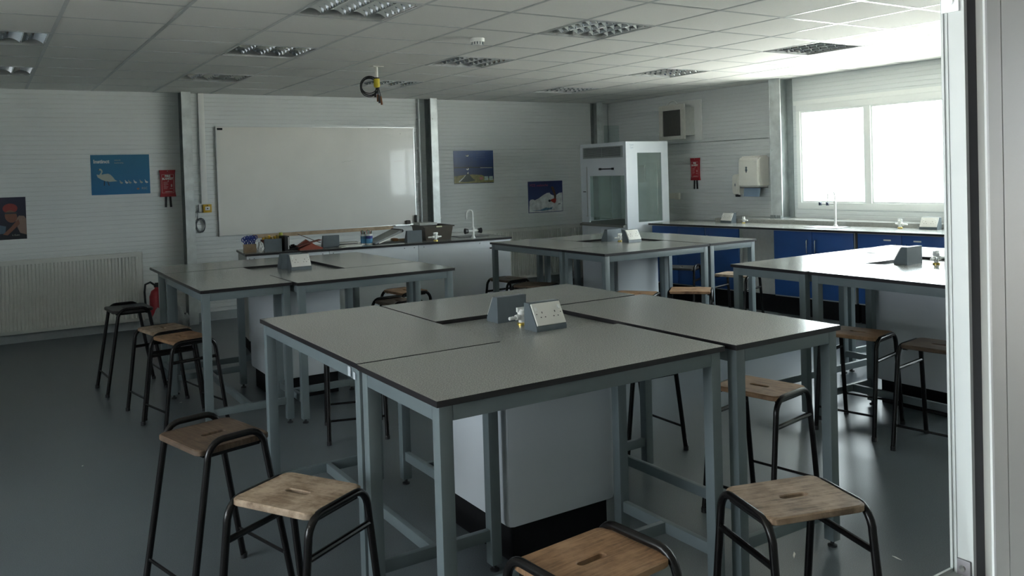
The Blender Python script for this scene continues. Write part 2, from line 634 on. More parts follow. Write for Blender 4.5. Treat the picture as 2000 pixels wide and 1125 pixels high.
# ceiling: T-bars and lay-in tiles
GX, GY, GS = .438, 4.991, .6
LIGHTS = [(2, -1), (2, 2), (2, 5), (-1, 2), (-1, 5), (-1, -1), (5, -1), (5, 2), (5, 5), (9, -1), (9, 2), (9, 5), (-1, -4), (2, -4), (5, -4), (9, -4)]
b = MB()
ix0, ix1 = -6, 12
iy0, iy1 = -8, 8
for i in range(ix0, ix1 + 1):
    for j in range(iy0, iy1 + 1):
        if (i, j) in LIGHTS:
            continue
        x0, x1 = max(XL, GX + GS * i), min(W, GX + GS * (i + 1))
        y0, y1 = max(YF, GY + GS * j), min(D, GY + GS * (j + 1))
        if x1 - x0 < .02 or y1 - y0 < .02:
            continue
        dz = random.uniform(0, .0025)
        b.box(x0 + .003, y0 + .003, H + .0012 + dz * .4, x1 - .003, y1 - .003, H + .02, 0)
for i in range(ix0, ix1 + 1):
    x = GX + GS * i
    if XL < x < W:
        b.box(x - .0115, YF, H, x + .0115, D, H + .0055, 1)
for j in range(iy0, iy1 + 1):
    y = GY + GS * j
    if YF < y < D:
        b.box(XL, y - .0115, H + .0003, W, y + .0115, H + .0058, 1)
b.box(XL, YF, H, XL + .02, D, H + .006, 1).box(W - .02, YF, H, W, D, H + .006, 1).box(XL, D - .02, H, W, D, H + .006, 1).box(XL, YF, H, W, YF + .02, H + .006, 1)
b.box(XL - .3, .4, H + .25, W + .3, D + .3, H + .35, 0)
b.box(XL - .12, YF, H + .02, XL, D, H + .25, 0).box(W, YF, H + .1, W + .1, D, H + .25, 0).box(XL, D, H + .1, W, D + .1, H + .25, 0)
structure(b.obj('ceiling', [m_ceil, m_tbar], smooth=0))

# ---------------------------------------------------------------- steel columns (H sections)


def h_column(n, loc, rz, z0, depth=.17, width=.10):
    b = MB()
    b.box(-width / 2, -depth, z0, width / 2, -depth + .010, H, 0)
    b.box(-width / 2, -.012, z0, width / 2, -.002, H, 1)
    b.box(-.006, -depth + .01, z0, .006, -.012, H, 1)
    b.box(-width / 2, -depth - .004, z0, -width / 2 + .012, -depth, H, 0)
    o = b.obj('trim_%d' % n, [m_galv, m_galv_shade], loc=loc, rz=rz)
    for z in (.95, 1.75, 2.3):
        MB().cyl((-width / 2 + .03, -depth - .008, z), (-width / 2 + .03, -depth, z), .009, seg=6).obj('bolt', m_galv, o)
    structure(o)
    return o


h_column(1, (1.945, D, 0), 0, 0)
h_column(2, (4.985, D, 0), 0, 0)
h_column(3, (W - .28, D, 0), 0, 0, depth=.16)
c4 = h_column(4, (W, 6.50, 0), math.radians(-90), .955, depth=.22, width=.16)
b = MB()
b.box(-.09, -.235, .955, .09, -.0, .962).box(-.07, -.25, .957, -.01, -.235, .99).box(.02, -.25, .957, .08, -.235, .99)
b.obj('base_bracket', m_galv_shade, c4)

# cable conduits on the back wall
tag(MB().box(2.10, D - .028, 1.33, 2.165, D, H, bev=.004).obj('cable_trunking', m_whitep),
    'vertical white cable trunking running from ceiling to yellow call point', 'trunking')
o = MB().tube([(4.835, D - .03, .1), (4.835, D - .03, H)], .012).obj('conduit_pipe', m_galv)
tag(o, 'thin galvanised conduit pipe running down beside the steel column right of the whiteboard', 'pipe')
for z in (.6, 1.25, 1.9, 2.3):
    MB().cyl((4.835, D - .03, z - .015), (4.835, D - .03, z + .015), .018).box(4.815, D - .03, z - .01, 4.855, D, z + .01).obj('pipe_clip', m_galv, o)

# ================================================================ ceiling lights


def make_light():
    root = thing('ceiling_light', 'x', 'light', group='recessed louvre ceiling lights')
    s = .285
    fr = MB()
    for a in ((-.297, -.297, .297, -s), (-.297, s, .297, .297), (-.297, -s, -s, s), (s, -s, .297, s)):
        fr.box(a[0], a[1], -.003, a[2], a[3], .012)
    fr.obj('frame', m_tbar, root)
    hs = MB()
    hs.box(-s, -s, .085, s, s, .09).box(-s, -s, .006, -s + .003, s, .09).box(s - .003, -s, .006, s, s, .09)
    hs.box(-s, -s, .006, s, -s + .003, .09).box(-s, s - .003, .006, s, s, .09)
    hs.obj('housing', m_housing, root)
    # parabolic reflector ridges between the tubes (along x) and curved cross blades
    lv = MB()
    n = 4
    p = 2 * s / n
    for k in range(n + 1):
        yc = -s + p * k
        hw = .026
        prof = []
        for q in range(7):
            t = q / 6
            prof.append((yc - hw * (1 - t) ** 1.8 - .0008, .062 * t * 0 + .003 + .055 * t))
        left = [(yc - (.0015 + hw * (t / 6) ** 1.7), .002 + .055 * (t / 6)) for t in range(7)]
        right = [(yc + (.0015 + hw * (t / 6) ** 1.7), .002 + .055 * (t / 6)) for t in range(6, -1, -1)]
        if k == 0:
            left = [(yc + .0001, .002), (yc + .0001, .057)]
        if k == n:
            right = [(yc - .0001, .057), (yc - .0001, .002)]
        lv.prism(left + right, 0, -s + .004, s - .004)
    for k in range(n):
        y0 = -s + p * k + .006
        y1 = y0 + p - .012
        m = 7
        for j in range(1, m):
            xc = -s + 2 * s * j / m
            # blade: sagging lower edge, V section
            N_ = 8
            bot, up1, up2 = [], [], []
            for q in range(N_ + 1):
                t = q / N_
                y = y0 + (y1 - y0) * t
                z = .004 + .028 * (4 * t * (1 - t))
                bot.append((xc, y, z))
                up1.append((xc - .010, y, z + .026))
                up2.append((xc + .010, y, z + .026))
            bm = lv.bm
            vb = [bm.verts.new(v) for v in bot]
            v1 = [bm.verts.new(v) for v in up1]
            v2 = [bm.verts.new(v) for v in up2]
            for q in range(N_):
                bm.faces.new((vb[q], vb[q + 1], v1[q + 1], v1[q]))
                bm.faces.new((vb[q + 1], vb[q], v2[q], v2[q + 1]))
                bm.faces.new((v1[q], v1[q + 1], v2[q + 1], v2[q]))
    lv.obj('louvre', m_mirror, root)
    tb = MB().cyl((-s + .01, 0, 0), (s - .01, 0, 0), .008, seg=10).mesh('fluorescent_tube', m_tube)
    for k in range(n):
        inst('fluorescent_tube', tb, root, (0, -s + p * (k + .5), .071))
    return root


lproto = make_light()
LL = {(2, -1): 'louvred ceiling light cut by the top edge, left of the white smoke detector',
      (2, 2): 'louvred ceiling light in the middle of the row leading to the left steel column',
      (2, 5): 'louvred ceiling light nearest the whiteboard end of the row above the left steel column',
      (-1, 2): 'louvred ceiling light cut by the left edge, the nearer of the two there',
      (-1, 5): 'louvred ceiling light cut by the left edge, the farther and smaller of the two there',
      (5, -1): 'largest louvred ceiling light right of the smoke detector, nearest the top centre',
      (5, 2): 'brightly shining louvred ceiling light just below the smoke detector',
      (5, 5): 'brightly shining louvred ceiling light right behind the hanging black cables',
      (9, -1): 'louvred ceiling light nearest the big window at the right',
      (9, 2): 'louvred ceiling light in front of the wall heater, middle of the window-side row',
      (9, 5): 'farthest louvred ceiling light of the window-side row, near the back right corner'}
first = True
for c in LIGHTS:
    if c not in LL:
        # unseen rows still need their hole closed
        MB().box(GX + GS * c[0] + .003, GY + GS * c[1] + .003, H + .006, GX + GS * (c[0] + 1) - .003, min(D, GY + GS * (c[1] + 1)) - .003, H + .02).obj('ceiling_tile', m_ceil, bpy.data.objects['ceiling'], smooth=0) if c[0] * 0 == 0 and GX + GS * (c[0] + 1) < W and GY + GS * (c[1]) > YF else None
        continue
    r = lproto if first else copy_tree(lproto)
    first = False
    r.location = (GX + GS * (c[0] + .5), GY + GS * (c[1] + .5), H)
    r.rotation_euler = (0, 0, math.pi / 2)
    r['label'] = LL[c]

# smoke detector
t = thing('smoke_detector', 'round white smoke detector on the ceiling', 'smoke detector', (3.133, 5.323, H))
MB().lathe([(.052, -.028), (.054, -.02), (.054, .0)]).obj('base', m_whitep, t)
b = MB().lathe([(.026, -.052), (.036, -.050), (.040, -.040), (.040, -.028)])
for k in range(12):
    a = math.radians(30 * k)
    b.box(math.cos(a) * .040 - .003, math.sin(a) * .040 - .003, -.046, math.cos(a) * .040 + .003, math.sin(a) * .040 + .003, -.028, 1)
b.obj('sensing_head', [m_whitep, m_socket], t)

# hanging cables
t = thing('hanging_cable_coil', 'coil of black cables with yellow tape hanging from a white ceiling drop', 'cable', (3.065, 7.02, H))
MB().cyl((0, 0, -.10), (0, 0, 0), .014).box(-.05, -.05, -.006, .05, .05, 0).obj('ceiling_drop', m_cream, t)
rx, ry = math.cos(-.568), math.sin(-.568)
b = MB()
rnd = random.Random(3)
for k in range(5):
    R_ = .078 + rnd.uniform(-.006, .008)
    cx, cz = -.065 + rnd.uniform(-.006, .006), -.175 + rnd.uniform(-.012, .012)
    dp = rnd.uniform(-.012, .012)
    b.tube([((cx + R_ * math.cos(a)) * rx - dp * ry, (cx + R_ * math.cos(a)) * ry + dp * rx, cz + R_ * 1.02 * math.sin(a)) for a in [2 * math.pi * q / 28 for q in range(28)]], .0045, 8, closed=True)
b.obj('coil', m_black, t)
MB().lathe([(.02, -.045), (.028, -.03), (.028, .03), (.02, .045)], (0, 0, -.145), 14).obj('yellow_tape', mat('yellow_tape', (.55, .45, .02), .5), t)
MB().lathe([(.026, -.1), (.026, -.115), (.018, -.12)], seg=12).obj('clamp', m_black, t)
b = MB()
for k, (dx, L_, dy) in enumerate(((-.012, .10, 0), (.002, .14, .012), (.014, .155, -.008), (.026, .17, .004))):
    p0 = (dx * .4 * rx, dx * .4 * ry, -.175)
    p1 = (dx * 1.2 * rx - dy * ry, dx * 1.2 * ry + dy * rx, -.175 - L_ * .55)
    b.tube([p0, p1], .0045, 8, mi=0)
    p2 = (dx * 1.5 * rx - dy * ry, dx * 1.5 * ry + dy * rx, -.175 - L_)
    b.cyl(p1, p2, .008, .0095, 10, mi=1 + (k % 2))
b.obj('plug_ends', [m_black, m_black, mat('brown_plug', (.22, .09, .03), .5)], t)

# ================================================================ laboratory tables


def lab_table(x0, x1, y0, y1, label, group, i=.012, off=0.0):
    t = thing('lab_table', label, 'table', ((x0 + x1) / 2, (y0 + y1) / 2, 0), 0, group)
    hx, hy = (x1 - x0) / 2, (y1 - y0) / 2
    MB().box(-hx, -hy, ZT - .020, hx, hy, ZT, 0, bev=.0012).topface(1).obj('tabletop', [m_core, m_lam], t, smooth=0)
    L = .046
    zt = ZT - .020
    lx, ly = hx - i - L / 2, hy - i - L / 2
    leg = MB().box(-L / 2, -L / 2, .028, L / 2, L / 2, zt, bev=.004).mesh('leg', m_frame)
    ft = MB().lathe([(.019, .0), (.019, .007), (.008, .012), (.008, .030)], seg=14).mesh('foot', m_black)
    for sx in (-1, 1):
        for sy in (-1, 1):
            lg = inst('leg', leg, t, (sx * lx, sy * ly, 0))
            inst('foot', ft, lg)
    for sx in (-1, 1):
        MB().box(-.0125, -ly + L / 2, zt - .050, .0125, ly - L / 2, zt, bev=.003).obj('apron_rail', m_frame, t, loc=(sx * (lx + .010), 0, 0))
    for sy in (-1, 1):
        MB().box(-lx + L / 2, -.0125, zt - .050, lx - L / 2, .0125, zt, bev=.003).obj('apron_rail', m_frame, t, loc=(0, sy * (ly + .010), 0))
    zr = .125
    if hx > hy:
        for sx in (-1, 1):
            MB().box(-.0125, -ly + L / 2, zr, .0125, ly - L / 2, zr + .045, bev=.003).obj('end_stretcher', m_frame, t, loc=(sx * lx, 0, 0))
        MB().box(-lx + .0125, -.0125, zr, lx - .0125, .0125, zr + .045, bev=.003).obj('centre_stretcher', m_frame, t)
    else:
        for sy in (-1, 1):
            MB().box(-lx + L / 2, -.0125, zr, lx - L / 2, .0125, zr + .045, bev=.003).obj('end_stretcher', m_frame, t, loc=(0, sy * ly, 0))
        MB().box(-.0125, -ly + .0125, zr, .0125, ly - .0125, zr + .045, bev=.003).obj('centre_stretcher', m_frame, t, loc=(off, 0, 0))
    return t


def pedestal(x0, x1, y0, y1, label, tx0, tx1, ty0, ty1):
    t = thing('service_pedestal', label, 'pedestal', ((x0 + x1) / 2, (y0 + y1) / 2, 0), 0, 'white service pedestals between the tables')
    hx, hy = (x1 - x0) / 2, (y1 - y0) / 2
    MB().box(-hx + .03, -hy + .03, 0, hx - .03, hy - .03, .15).obj('plinth', m_plinth, t, smooth=0)
    MB().box(-hx, -hy, .15, hx, hy, .872, bev=.026).obj('cabinet_body', m_white, t)
    cx, cy = (x0 + x1) / 2, (y0 + y1) / 2
    MB().box(tx0 - cx, ty0 - cy, .872, tx1 - cx, ty1 - cy, .892).topface(1).obj('worktop', [m_core, m_lam], t, smooth=0)
    return t


g1 = 'tables of the near centre cluster'
lt = lab_table(1.100, 1.695, 2.775, 3.985, 'grey lab table forming the left side of the nearest table cluster', g1)
MB().box(-.2895, -.52, .846, -.2878, -.495, .880).box(-.2895, -.565, .842, -.2878, -.545, .868).obj('tape_residue', m_white, lt, label='pale torn tape residue on the rail')
lab_table(1.095, 2.280, 2.155, 2.762, 'grey lab table at the very front of the nearest cluster, corner pointing at the viewer', g1)
lab_table(2.318, 2.925, 2.135, 3.325, 'grey lab table forming the right side of the nearest table cluster', g1)
lab_table(1.706, 2.880, 3.345, 3.945, 'grey lab table at the back of the nearest table cluster', g1, i=.05)
pedestal(1.72, 2.262, 2.785, 3.325, 'white service pedestal under the middle of the nearest table cluster', 1.702, 2.312, 2.768, 3.338)
g2 = 'tables of the left cluster by the whiteboard'
lab_table(1.105, 1.672, 5.270, 6.470, 'grey lab table on the left side of the cluster before the whiteboard', g2)
lab_table(1.110, 2.215, 6.485, 7.085, 'grey lab table at the back of the cluster before the whiteboard', g2, i=.05)
lab_table(1.680, 2.820, 5.200, 5.790, 'grey lab table at the front right of the cluster before the whiteboard', g2)
lab_table(2.235, 2.805, 5.805, 6.985, 'grey lab table on the right side of the cluster before the whiteboard', g2)
pedestal(1.70, 2.205, 5.83, 6.45, 'white service pedestal under the middle of the cluster before the whiteboard', 1.678, 2.230, 5.796, 6.480)
g3 = 'tables of the cluster before the fume cupboard'
lab_table(4.120, 4.705, 5.705, 6.880, 'grey lab table on the left side of the cluster before the fume cupboard', g3)
lab_table(4.120, 5.275, 5.130, 5.695, 'grey lab table at the front of the cluster before the fume cupboard', g3)
lab_table(5.300, 5.885, 5.150, 6.290, 'grey lab table on the right side of the cluster before the fume cupboard', g3)
lab_table(4.715, 5.870, 6.300, 6.860, 'grey lab table at the back of the cluster before the fume cupboard', g3)
pedestal(4.76, 5.25, 5.75, 6.27, 'white service pedestal under the cluster before the fume cupboard', 4.710, 5.294, 5.700, 6.294)
g4 = 'tables of the glaring right cluster'
lab_table(4.262, 4.860, 2.140, 3.330, 'glare-lit lab table at the near left of the right-hand cluster', g4, off=.05)
lab_table(4.250, 5.435, 3.345, 3.950, 'glare-lit lab table at the back left of the right-hand cluster', g4)
lab_table(5.452, 6.060, 2.750, 3.950, 'glare-lit lab table at the far side of the right-hand cluster, nearest the blue cupboards', g4)
pedestal(4.89, 5.42, 2.78, 3.32, 'white service pedestal under the glaring right-hand cluster, cut by the door frame', 4.866, 5.446, 2.745, 3.339)

# ---------------------------------------------------------------- sockets, taps


def socket_box(loc, rz, label, group, w=.155, blank=False, h=.115, holes=True):
    """wedge box: vertical back at +y, sloping front towards -y, double socket on slope"""
    t = thing('socket_box', label, 'socket', loc, rz, group)
    d0, d1, hh = .095, .038, h
    MB().prism([(-.0, 0), (-d0, 0), (-d0, .016), (-d1, hh), (0, hh)], 0, -w / 2, w / 2).obj('housing', m_socket, t)
    sl = Vector((0, d0 - d1, hh - .016)).normalized()   # up the slope
    nrm = Vector((0, -(hh - .016), d0 - d1)).normalized()
    L_ = math.hypot(d0 - d1, hh - .016)
    org = Vector((0, -d0, .016))
    rot = Matrix((Vector((1, 0, 0)), sl, nrm)).transposed().to_4x4()
    rot.translation = org + sl * (L_ / 2 + .001)
    b = MB().box(-w / 2 + .004, -L_ / 2 + .007, 0, w / 2 - .004, L_ / 2 - .007, .009, bev=.002)
    pl = b.obj('socket_plate', m_plate, t)
    pl.matrix_local = rot
    if holes:
        hb = MB()
        for sx in (-.033, .033):
            hb.box(sx - .002, .002, .008, sx + .002, .010, .0094)
            for q in (-.011, .011):
                hb.box(sx + q - .003, -.017, .008, sx + q + .003, -.013, .0094)
        for sx in (-.062, .062):
            hb.cyl((sx, 0, .008), (sx, 0, .0096), .0025, seg=8)
        ho = hb.obj('pin_holes', m_black, pl)
        sw = MB()
        for sx in (-.058, .058):
            sw.box(sx - .006, .015, .009, sx + .006, .032, .0125, bev=.001)
        sw.obj('switch', m_whitep, pl)
    return t


def gas_tap(loc, rz, label, s=1.0, m=None):
    t = thing('gas_tap', label, 'gas tap', loc, rz, 'white bench gas taps')
    MB().lathe([(.020 * s, 0), (.020 * s, .008 * s), (.012 * s, .012 * s)], seg=18).obj('brass_base', mat('brass', (.6, .45, .12), .3, .9), t)
    MB().lathe([(.013 * s, .010 * s), (.014 * s, .045 * s), (.018 * s, .050 * s), (.018 * s, .064 * s), (.012 * s, .070 * s)], seg=18).obj('body', m_whitep, t)
    b = MB()
    for a in (math.radians(190), math.radians(350)):
        p = lambda r: (r * s * math.cos(a), r * s * math.sin(a), .036 * s)
        b.tube([p(.01), p(.022), p(.030), p(.072)], .0075 * s, 10)
        b.cyl(p(.016), p(.034), .013 * s, .012 * s, 12)
        b.cyl(p(.050), p(.074), .0085 * s, .0045 * s, 12)
    b.obj('nozzles', m_whitep, t)
    b = MB()
    b.box(-.024 * s, -.006 * s, .058 * s, .024 * s, .006 * s, .078 * s, bev=.002)
    b.obj('lever', m_whitep, t)
    return t


PZ = .892
gs = 'grey socket boxes on the pedestals'
socket_box((2.017, 3.190, PZ), math.pi, 'grey socket box turned away on the nearest cluster, behind the white gas tap', gs)
socket_box((2.032, 2.995, PZ), 0, 'grey double socket box facing the viewer on the nearest cluster', gs)
gas_tap((2.005, 3.095, PZ), math.radians(0), 'white gas tap between the two socket boxes of the nearest cluster', 1.0)
socket_box((1.985, 6.255, PZ), math.pi, 'grey socket box turned away on the cluster before the whiteboard', gs, w=.165)
socket_box((2.005, 6.185, PZ), 0, 'grey double socket box facing the viewer on the cluster before the whiteboard', gs)
socket_box((5.07, 6.16, PZ), math.pi, 'grey socket box turned away on the cluster before the fume cupboard', gs, w=.17)
socket_box((5.115, 6.01, PZ), 0, 'white-faced double socket box on the cluster before the fume cupboard', gs)
gas_tap((5.085, 6.10, PZ), 0, 'small white gas tap between the socket boxes before the fume cupboard', 1.0)
socket_box((5.145, 3.185, PZ), math.pi, 'grey socket box turned away on the glaring right-hand cluster', gs, w=.17)
socket_box((5.195, 2.965, PZ), 0, 'grey socket box on the right-hand cluster, half hidden by the door frame', gs, w=.17)
gas_tap((5.215, 3.08, PZ), 0, 'white gas tap on a brass base on the glaring right-hand cluster', 1.15)

# ================================================================ stools
_cache = {}


def seat_mesh(lx, ly, slot_along_x, key):
    if key in _cache:
        return _cache[key]
    bm = bmesh.new()
    r = .028

    def rrect(hx, hy, r, z, n=5):
        out = []
        for cx, cy, a0 in ((hx - r, hy - r, 0), (-hx + r, hy - r, 90), (-hx + r, -hy + r, 180), (hx - r, -hy + r, 270)):
            for k in range(n + 1):
                a = math.radians(a0 + 90 * k / n)
                out.append(bm.verts.new((cx + r * math.cos(a), cy + r * math.sin(a), z)))
        return out

    def ring(A, B):
        n = len(A)
        for i in range(n):
            bm.faces.new((A[i], A[(i + 1) % n], B[(i + 1) % n], B[i]))
    hx, hy = lx / 2, ly / 2
    sx, sy = (.046, .0115) if slot_along_x else (.0115, .046)
    T = .022
    o = [rrect(hx - .003, hy - .003, r, -T), rrect(hx, hy, r, -T + .003), rrect(hx, hy, r, -.004), rrect(hx - .004, hy - .004, r, 0)]
    i_ = [rrect(sx, sy, .0114, -T), rrect(sx, sy, .0114, -.003), rrect(sx + .003, sy + .003, .0142, 0)]
    for A, B in zip(o, o[1:]):
        ring(A, B)
    for A, B in zip(i_, i_[1:]):
        ring(A, B)

    def edges(L):
        n = len(L)
        out = []
        for k in range(n):
            e = bm.edges.get((L[k], L[(k + 1) % n])) or bm.edges.new((L[k], L[(k + 1) % n]))
            out.append(e)
        return out
    bmesh.ops.triangle_fill(bm, use_beauty=True, edges=edges(o[-1]) + edges(i_[-1]))
    bmesh.ops.triangle_fill(bm, use_beauty=True, edges=edges(o[0]) + edges(i_[0]))
    bmesh.ops.recalc_face_normals(bm, faces=bm.faces)
    me = bpy.data.meshes.new('seat')
    bm.to_mesh(me)
    bm.free()
    me.shade_smooth()
    me.set_sharp_from_angle(angle=math.radians(40))
    _cache[key] = me
    return me


def hoop_mesh(Hh, top_hw, foot_hw, key):
    if key in _cache:
        return _cache[key]
    R_ = .062
    pts = [(0, -foot_hw, 0)]
    # straight leg to bend start
    zs = Hh - R_ * 1.15
    t = zs / Hh
    y_at = -(foot_hw + (top_hw - foot_hw) * t)
    pts.append((0, y_at, zs))
    for k in range(1, 7):
        a = math.radians(90 * k / 6)
        pts.append((0, y_at + (R_) * (1 - math.cos(a)), zs + R_ * 1.15 * math.sin(a)))
    mid = [(0, -p[1], p[2]) for p in reversed(pts)]
    b = MB().tube(pts + mid, .0125, 12)
    me = b.mesh('leg_hoop', m_stool, 50)
    _cache[key] = me
    return me


def stool(cx, cy, deg, label, seat_m, Hs=.565, rise=0.0, kind='B', bars=True, tilt=0.0):
    """local x: from hoop to hoop; hoops stand in the y-z plane"""
    t = thing('lab_stool', label, 'stool', (cx, cy, 0), math.radians(deg), 'wooden-topped lab stools')
    if kind == 'B':
        lx, ly, slotx = .325, .262, True
        hx, fx = .164, .17
    else:
        lx, ly, slotx = .335, .290, False
        hx, fx = .174, .190
    me = seat_mesh(lx, ly, slotx, 'seat' + kind)
    me2 = _cache.get(('s', kind, seat_m.name))
    if not me2:
        me2 = me.copy()
        me2.materials.clear()
        me2.materials.append(seat_m)
        _cache[('s', kind, seat_m.name)] = me2
    inst('seat', me2, t, (0, 0, Hs))
    Hh = Hs - .010 + rise
    thw = .135 if kind == 'B' else .102
    hm = hoop_mesh(Hh, thw, .207, 'hoop%.3f%s' % (Hh, kind))
    for sx in (-1, 1):
        th = math.atan2(fx - hx, Hh)
        lh = inst('leg_hoop', hm, t, (sx * fx, 0, 0), (0, -sx * th, 0))
        lh['label'] = 'bent dark tube forming two legs'
    if 'caps' not in _cache:
        _cache['caps'] = MB().cyl((0, 0, 0), (0, 0, .022), .0145, seg=12).mesh('foot_cap', m_black)
    for sx in (-1, 1):
        for sy in (-1, 1):
            inst('foot_cap', _cache['caps'], t, (sx * fx, sy * .2065, 0))

    def leg_y(z):
        return .207 + (thw - .207) * z / Hh
    if bars:
        zb = Hs - .13
        yb = leg_y(zb)
        xb = fx + (hx - fx) * zb / Hh
        for sx in (-1, 1):
            MB().tube([(0, -yb, 0), (0, yb, 0)], .0105, 10).obj('side_rail', m_stool, t, loc=(sx * xb, 0, zb))
    else:
        zb = Hs - .03
        for sx in (-1, 1):
            MB().box(-.012, -.12, -.006, .012, .12, .002).obj('seat_bracket', m_stool, t, loc=(sx * (hx - .03), 0, zb + .004))
    zf = .135
    yf = leg_y(zf)
    for sy in (-1, 1):
        MB().tube([(-fx, 0, 0), (fx, 0, 0)], .0065, 10).obj('foot_rail', m_stool, t, loc=(0, sy * yf, zf))
    # cleats under the seat
    for sx in (-1, 1):
        MB().box(-.012, -.1, -.012, .012, .1, 0).obj('seat_cleat', m_stool, t, loc=(sx * (lx / 2 - .016), 0, Hs - .022))
    return t


stool(.718, 3.290, -76, 'tall dark-topped stool with raised side handles at the left front of the nearest cluster', m_seat_dark, .61, .035, 'A', bars=False)
stool(.823, 2.615, -60, 'pale scuffed wooden stool in front of the left side of the nearest cluster', m_seat_pale, .568)
stool(1.290, 1.695, 5, 'orange-brown wooden stool cut by the bottom edge, nearest the viewer', m_seat_warm, .568, .022, bars=True)
stool(2.035, 1.662, -17, 'light brown stool at bottom right before the right table leg of the nearest cluster', m_seat_tan, .568)
stool(2.955, 2.590, -80, 'brown wooden stool standing at the right end of the nearest cluster behind its two legs', m_seat_warm, .568)
stool(4.350, 3.060, -78, 'brown stool pushed in at the right-hand cluster, left one of the two there', m_seat_warm, .568)
stool(4.355, 2.560, -82, 'dark brown stool at the right-hand cluster, partly cut by the door frame', m_seat_dark, .568)
stool(1.082, 5.740, -77, 'front wooden stool of the two close together at the left cluster', m_seat_warm, .568)
stool(1.045, 6.170, -80, 'rear wooden stool of the two close together at the left cluster', m_seat_pale, .568)
stool(.935, 7.000, -86, 'tall black-topped stool with a raised handle beside the left radiator', m_seat_black, .625, .018, 'A', bars=False)
stool(1.905, 4.850, -18, 'stool hidden behind the nearest cluster, only its dark legs showing beneath the top', m_seat_dark, .568)
stool(3.055, 3.560, 88, 'stool behind the right table of the nearest cluster, only its dark legs showing', m_seat_dark, .568)
stool(3.03, 6.48, -85, 'olive-brown stool behind the right table leg of the left cluster, higher of the two there', m_seat_warm, .60)
stool(2.785, 6.10, -85, 'wooden stool partly under the right side of the left cluster, lower of the two there', m_seat_dark, .575, .02)
stool(4.44, 7.075, -85, 'dark stool left of the fume cupboard cluster in front of the radiator', m_seat_dark, .515)
stool(4.06, 6.02, -62, 'wide brown stool half hidden behind the nearest cluster below the radiator', m_seat_dark, .595)
stool(6.20, 6.45, -62, 'black-topped stool with raised handles before the blue cupboards', m_seat_black, .53, .03, 'A', bars=True)
stool(5.93, 5.44, -75, 'pale wooden stool before the blue cupboards', m_seat_pale, .568)
stool(4.79, 4.88, -48, 'mottled brown stool in front of the cluster before the fume cupboard', m_seat_warm, .592)
stool(4.30, 4.99, -55, 'stool peeping over the nearest cluster in front of the white pedestal', m_seat_warm, .598)

# ================================================================ teacher bench
TB = thing('demonstration_bench', 'long white teacher bench with dark-edged grey top below the whiteboard', 'bench', (1.99, 7.60, 0), math.radians(-7))
LB = 2.655
MB().box(0, 0, ZT - .02, LB, .60, ZT).topface(1).obj('worktop', [m_core, m_lam], TB, smooth=0)
b = MB()
b.box(.015, .02, .12, .76, .038, ZT - .02, bev=.002).box(.764, .02, .12, 1.64, .038, ZT - .02, bev=.002).box(1.644, .02, .12, LB - .01, .038, ZT - .02, bev=.002)
for x in (.04, .08, .70, .80, 1.50, 1.60, 1.70, 2.3, 2.6):
    b.cyl((x, .018, ZT - .045), (x, .0205, ZT - .045), .005, seg=8, mi=1)
b.obj('front_panel', [m_white, m_socket], TB)
MB().box(0.015, .038, .12, .033, .585, ZT - .02).obj('end_panel', m_cabgrey, TB)
MB().box(LB - .03, .038, .12, LB - .012, .585, ZT - .02).obj('end_panel', m_white, TB)
MB().box(.03, .05, 0, LB - .03, .5, .12).obj('plinth', m_plinth, TB)
MB().box(.033, .57, .12, LB - .03, .585, ZT - .02).obj('back_panel', m_white, TB)
b = MB()
b.box(2.20, .30, ZT - .0005, 2.53, .55, ZT + .003)
b.obj('sink_rim', m_core, TB)
MB().box(2.225, .32, ZT + .0005, 2.505, .53, ZT + .0035).obj('sink_bowl', m_steel_sink, TB)
sp = MB().box(1.70, .010, .60, 1.86, .02, .67, bev=.002).obj('socket_plate', m_whitep, TB)
MB().box(2.41, .012, .80, 2.46, .0205, .815).obj('door_pull', m_black, TB)


def onb(x, y, z=ZT):
    a = math.radians(-7)
    return (1.99 + x * math.cos(a) - y * math.sin(a), 7.60 + x * math.sin(a) + y * math.cos(a), z)


BR = math.radians(-7)
gb = 'grey socket boxes on the teacher bench'
socket_box(onb(.27, .125), BR + math.pi, 'grey socket box on the teacher bench near its left end beside the wooden block', gb, w=.155)
socket_box(onb(.815, .15), BR + math.pi, 'grey socket box on the teacher bench right of the red folders', gb, w=.155)
socket_box(onb(1.645, .13), BR + math.pi, 'grey socket box on the teacher bench left of the brown tray', gb, w=.155)
gas_tap(onb(1.86, .115), BR + 3.4, 'white gas tap on the teacher bench in front of the brown tray', 1.1)
# wooden block with blue scissors
t = thing('scissors_block', 'small wooden block holding blue-handled scissors at the left end of the teacher bench', 'scissors block', onb(.07, .20), BR)
MB().box(-.055, -.035, 0, .055, .035, .075, bev=.002).obj('block', m_ply, t)
mbh = mat('blue_handle', (.02, .04, .22), .4)
for i in range(6):
    x = -.045 + .018 * i
    y = (-.012, .012)[i % 2]
    b = MB()
    for s_ in (-1, 1):
        cxx, czz = x + s_ * .014, .118 + .008 * (i % 3)
        b.tube([(cxx + .012 * math.cos(a), y, czz + .018 * math.sin(a)) for a in [2 * math.pi * q / 12 for q in range(12)]], .0045, 6, closed=True)
        b.tube([(x, y, .075), (cxx - s_ * .004, y, czz - .015)], .004, 6)
    o = b.obj('scissors', mbh, t)
# crumpled paper
b = MB()
rnd = random.Random(5)
bmesh.ops.create_icosphere(b.bm, subdivisions=3, radius=.033)
for v in b.bm.verts:
    v.co *= 1 + rnd.uniform(-.28, .22)
    v.co.z = max(0, v.co.z * .8 + .022) * (1.0 if abs(v.co.x) > .018 else 1.9)
tag(b.obj('crumpled_tissue', mat('tissue', (.55, .56, .54), .8, var=.2), loc=onb(.158, .14), smooth=0), 'crumpled white tissue between the wooden block and a grey socket box', 'tissue')
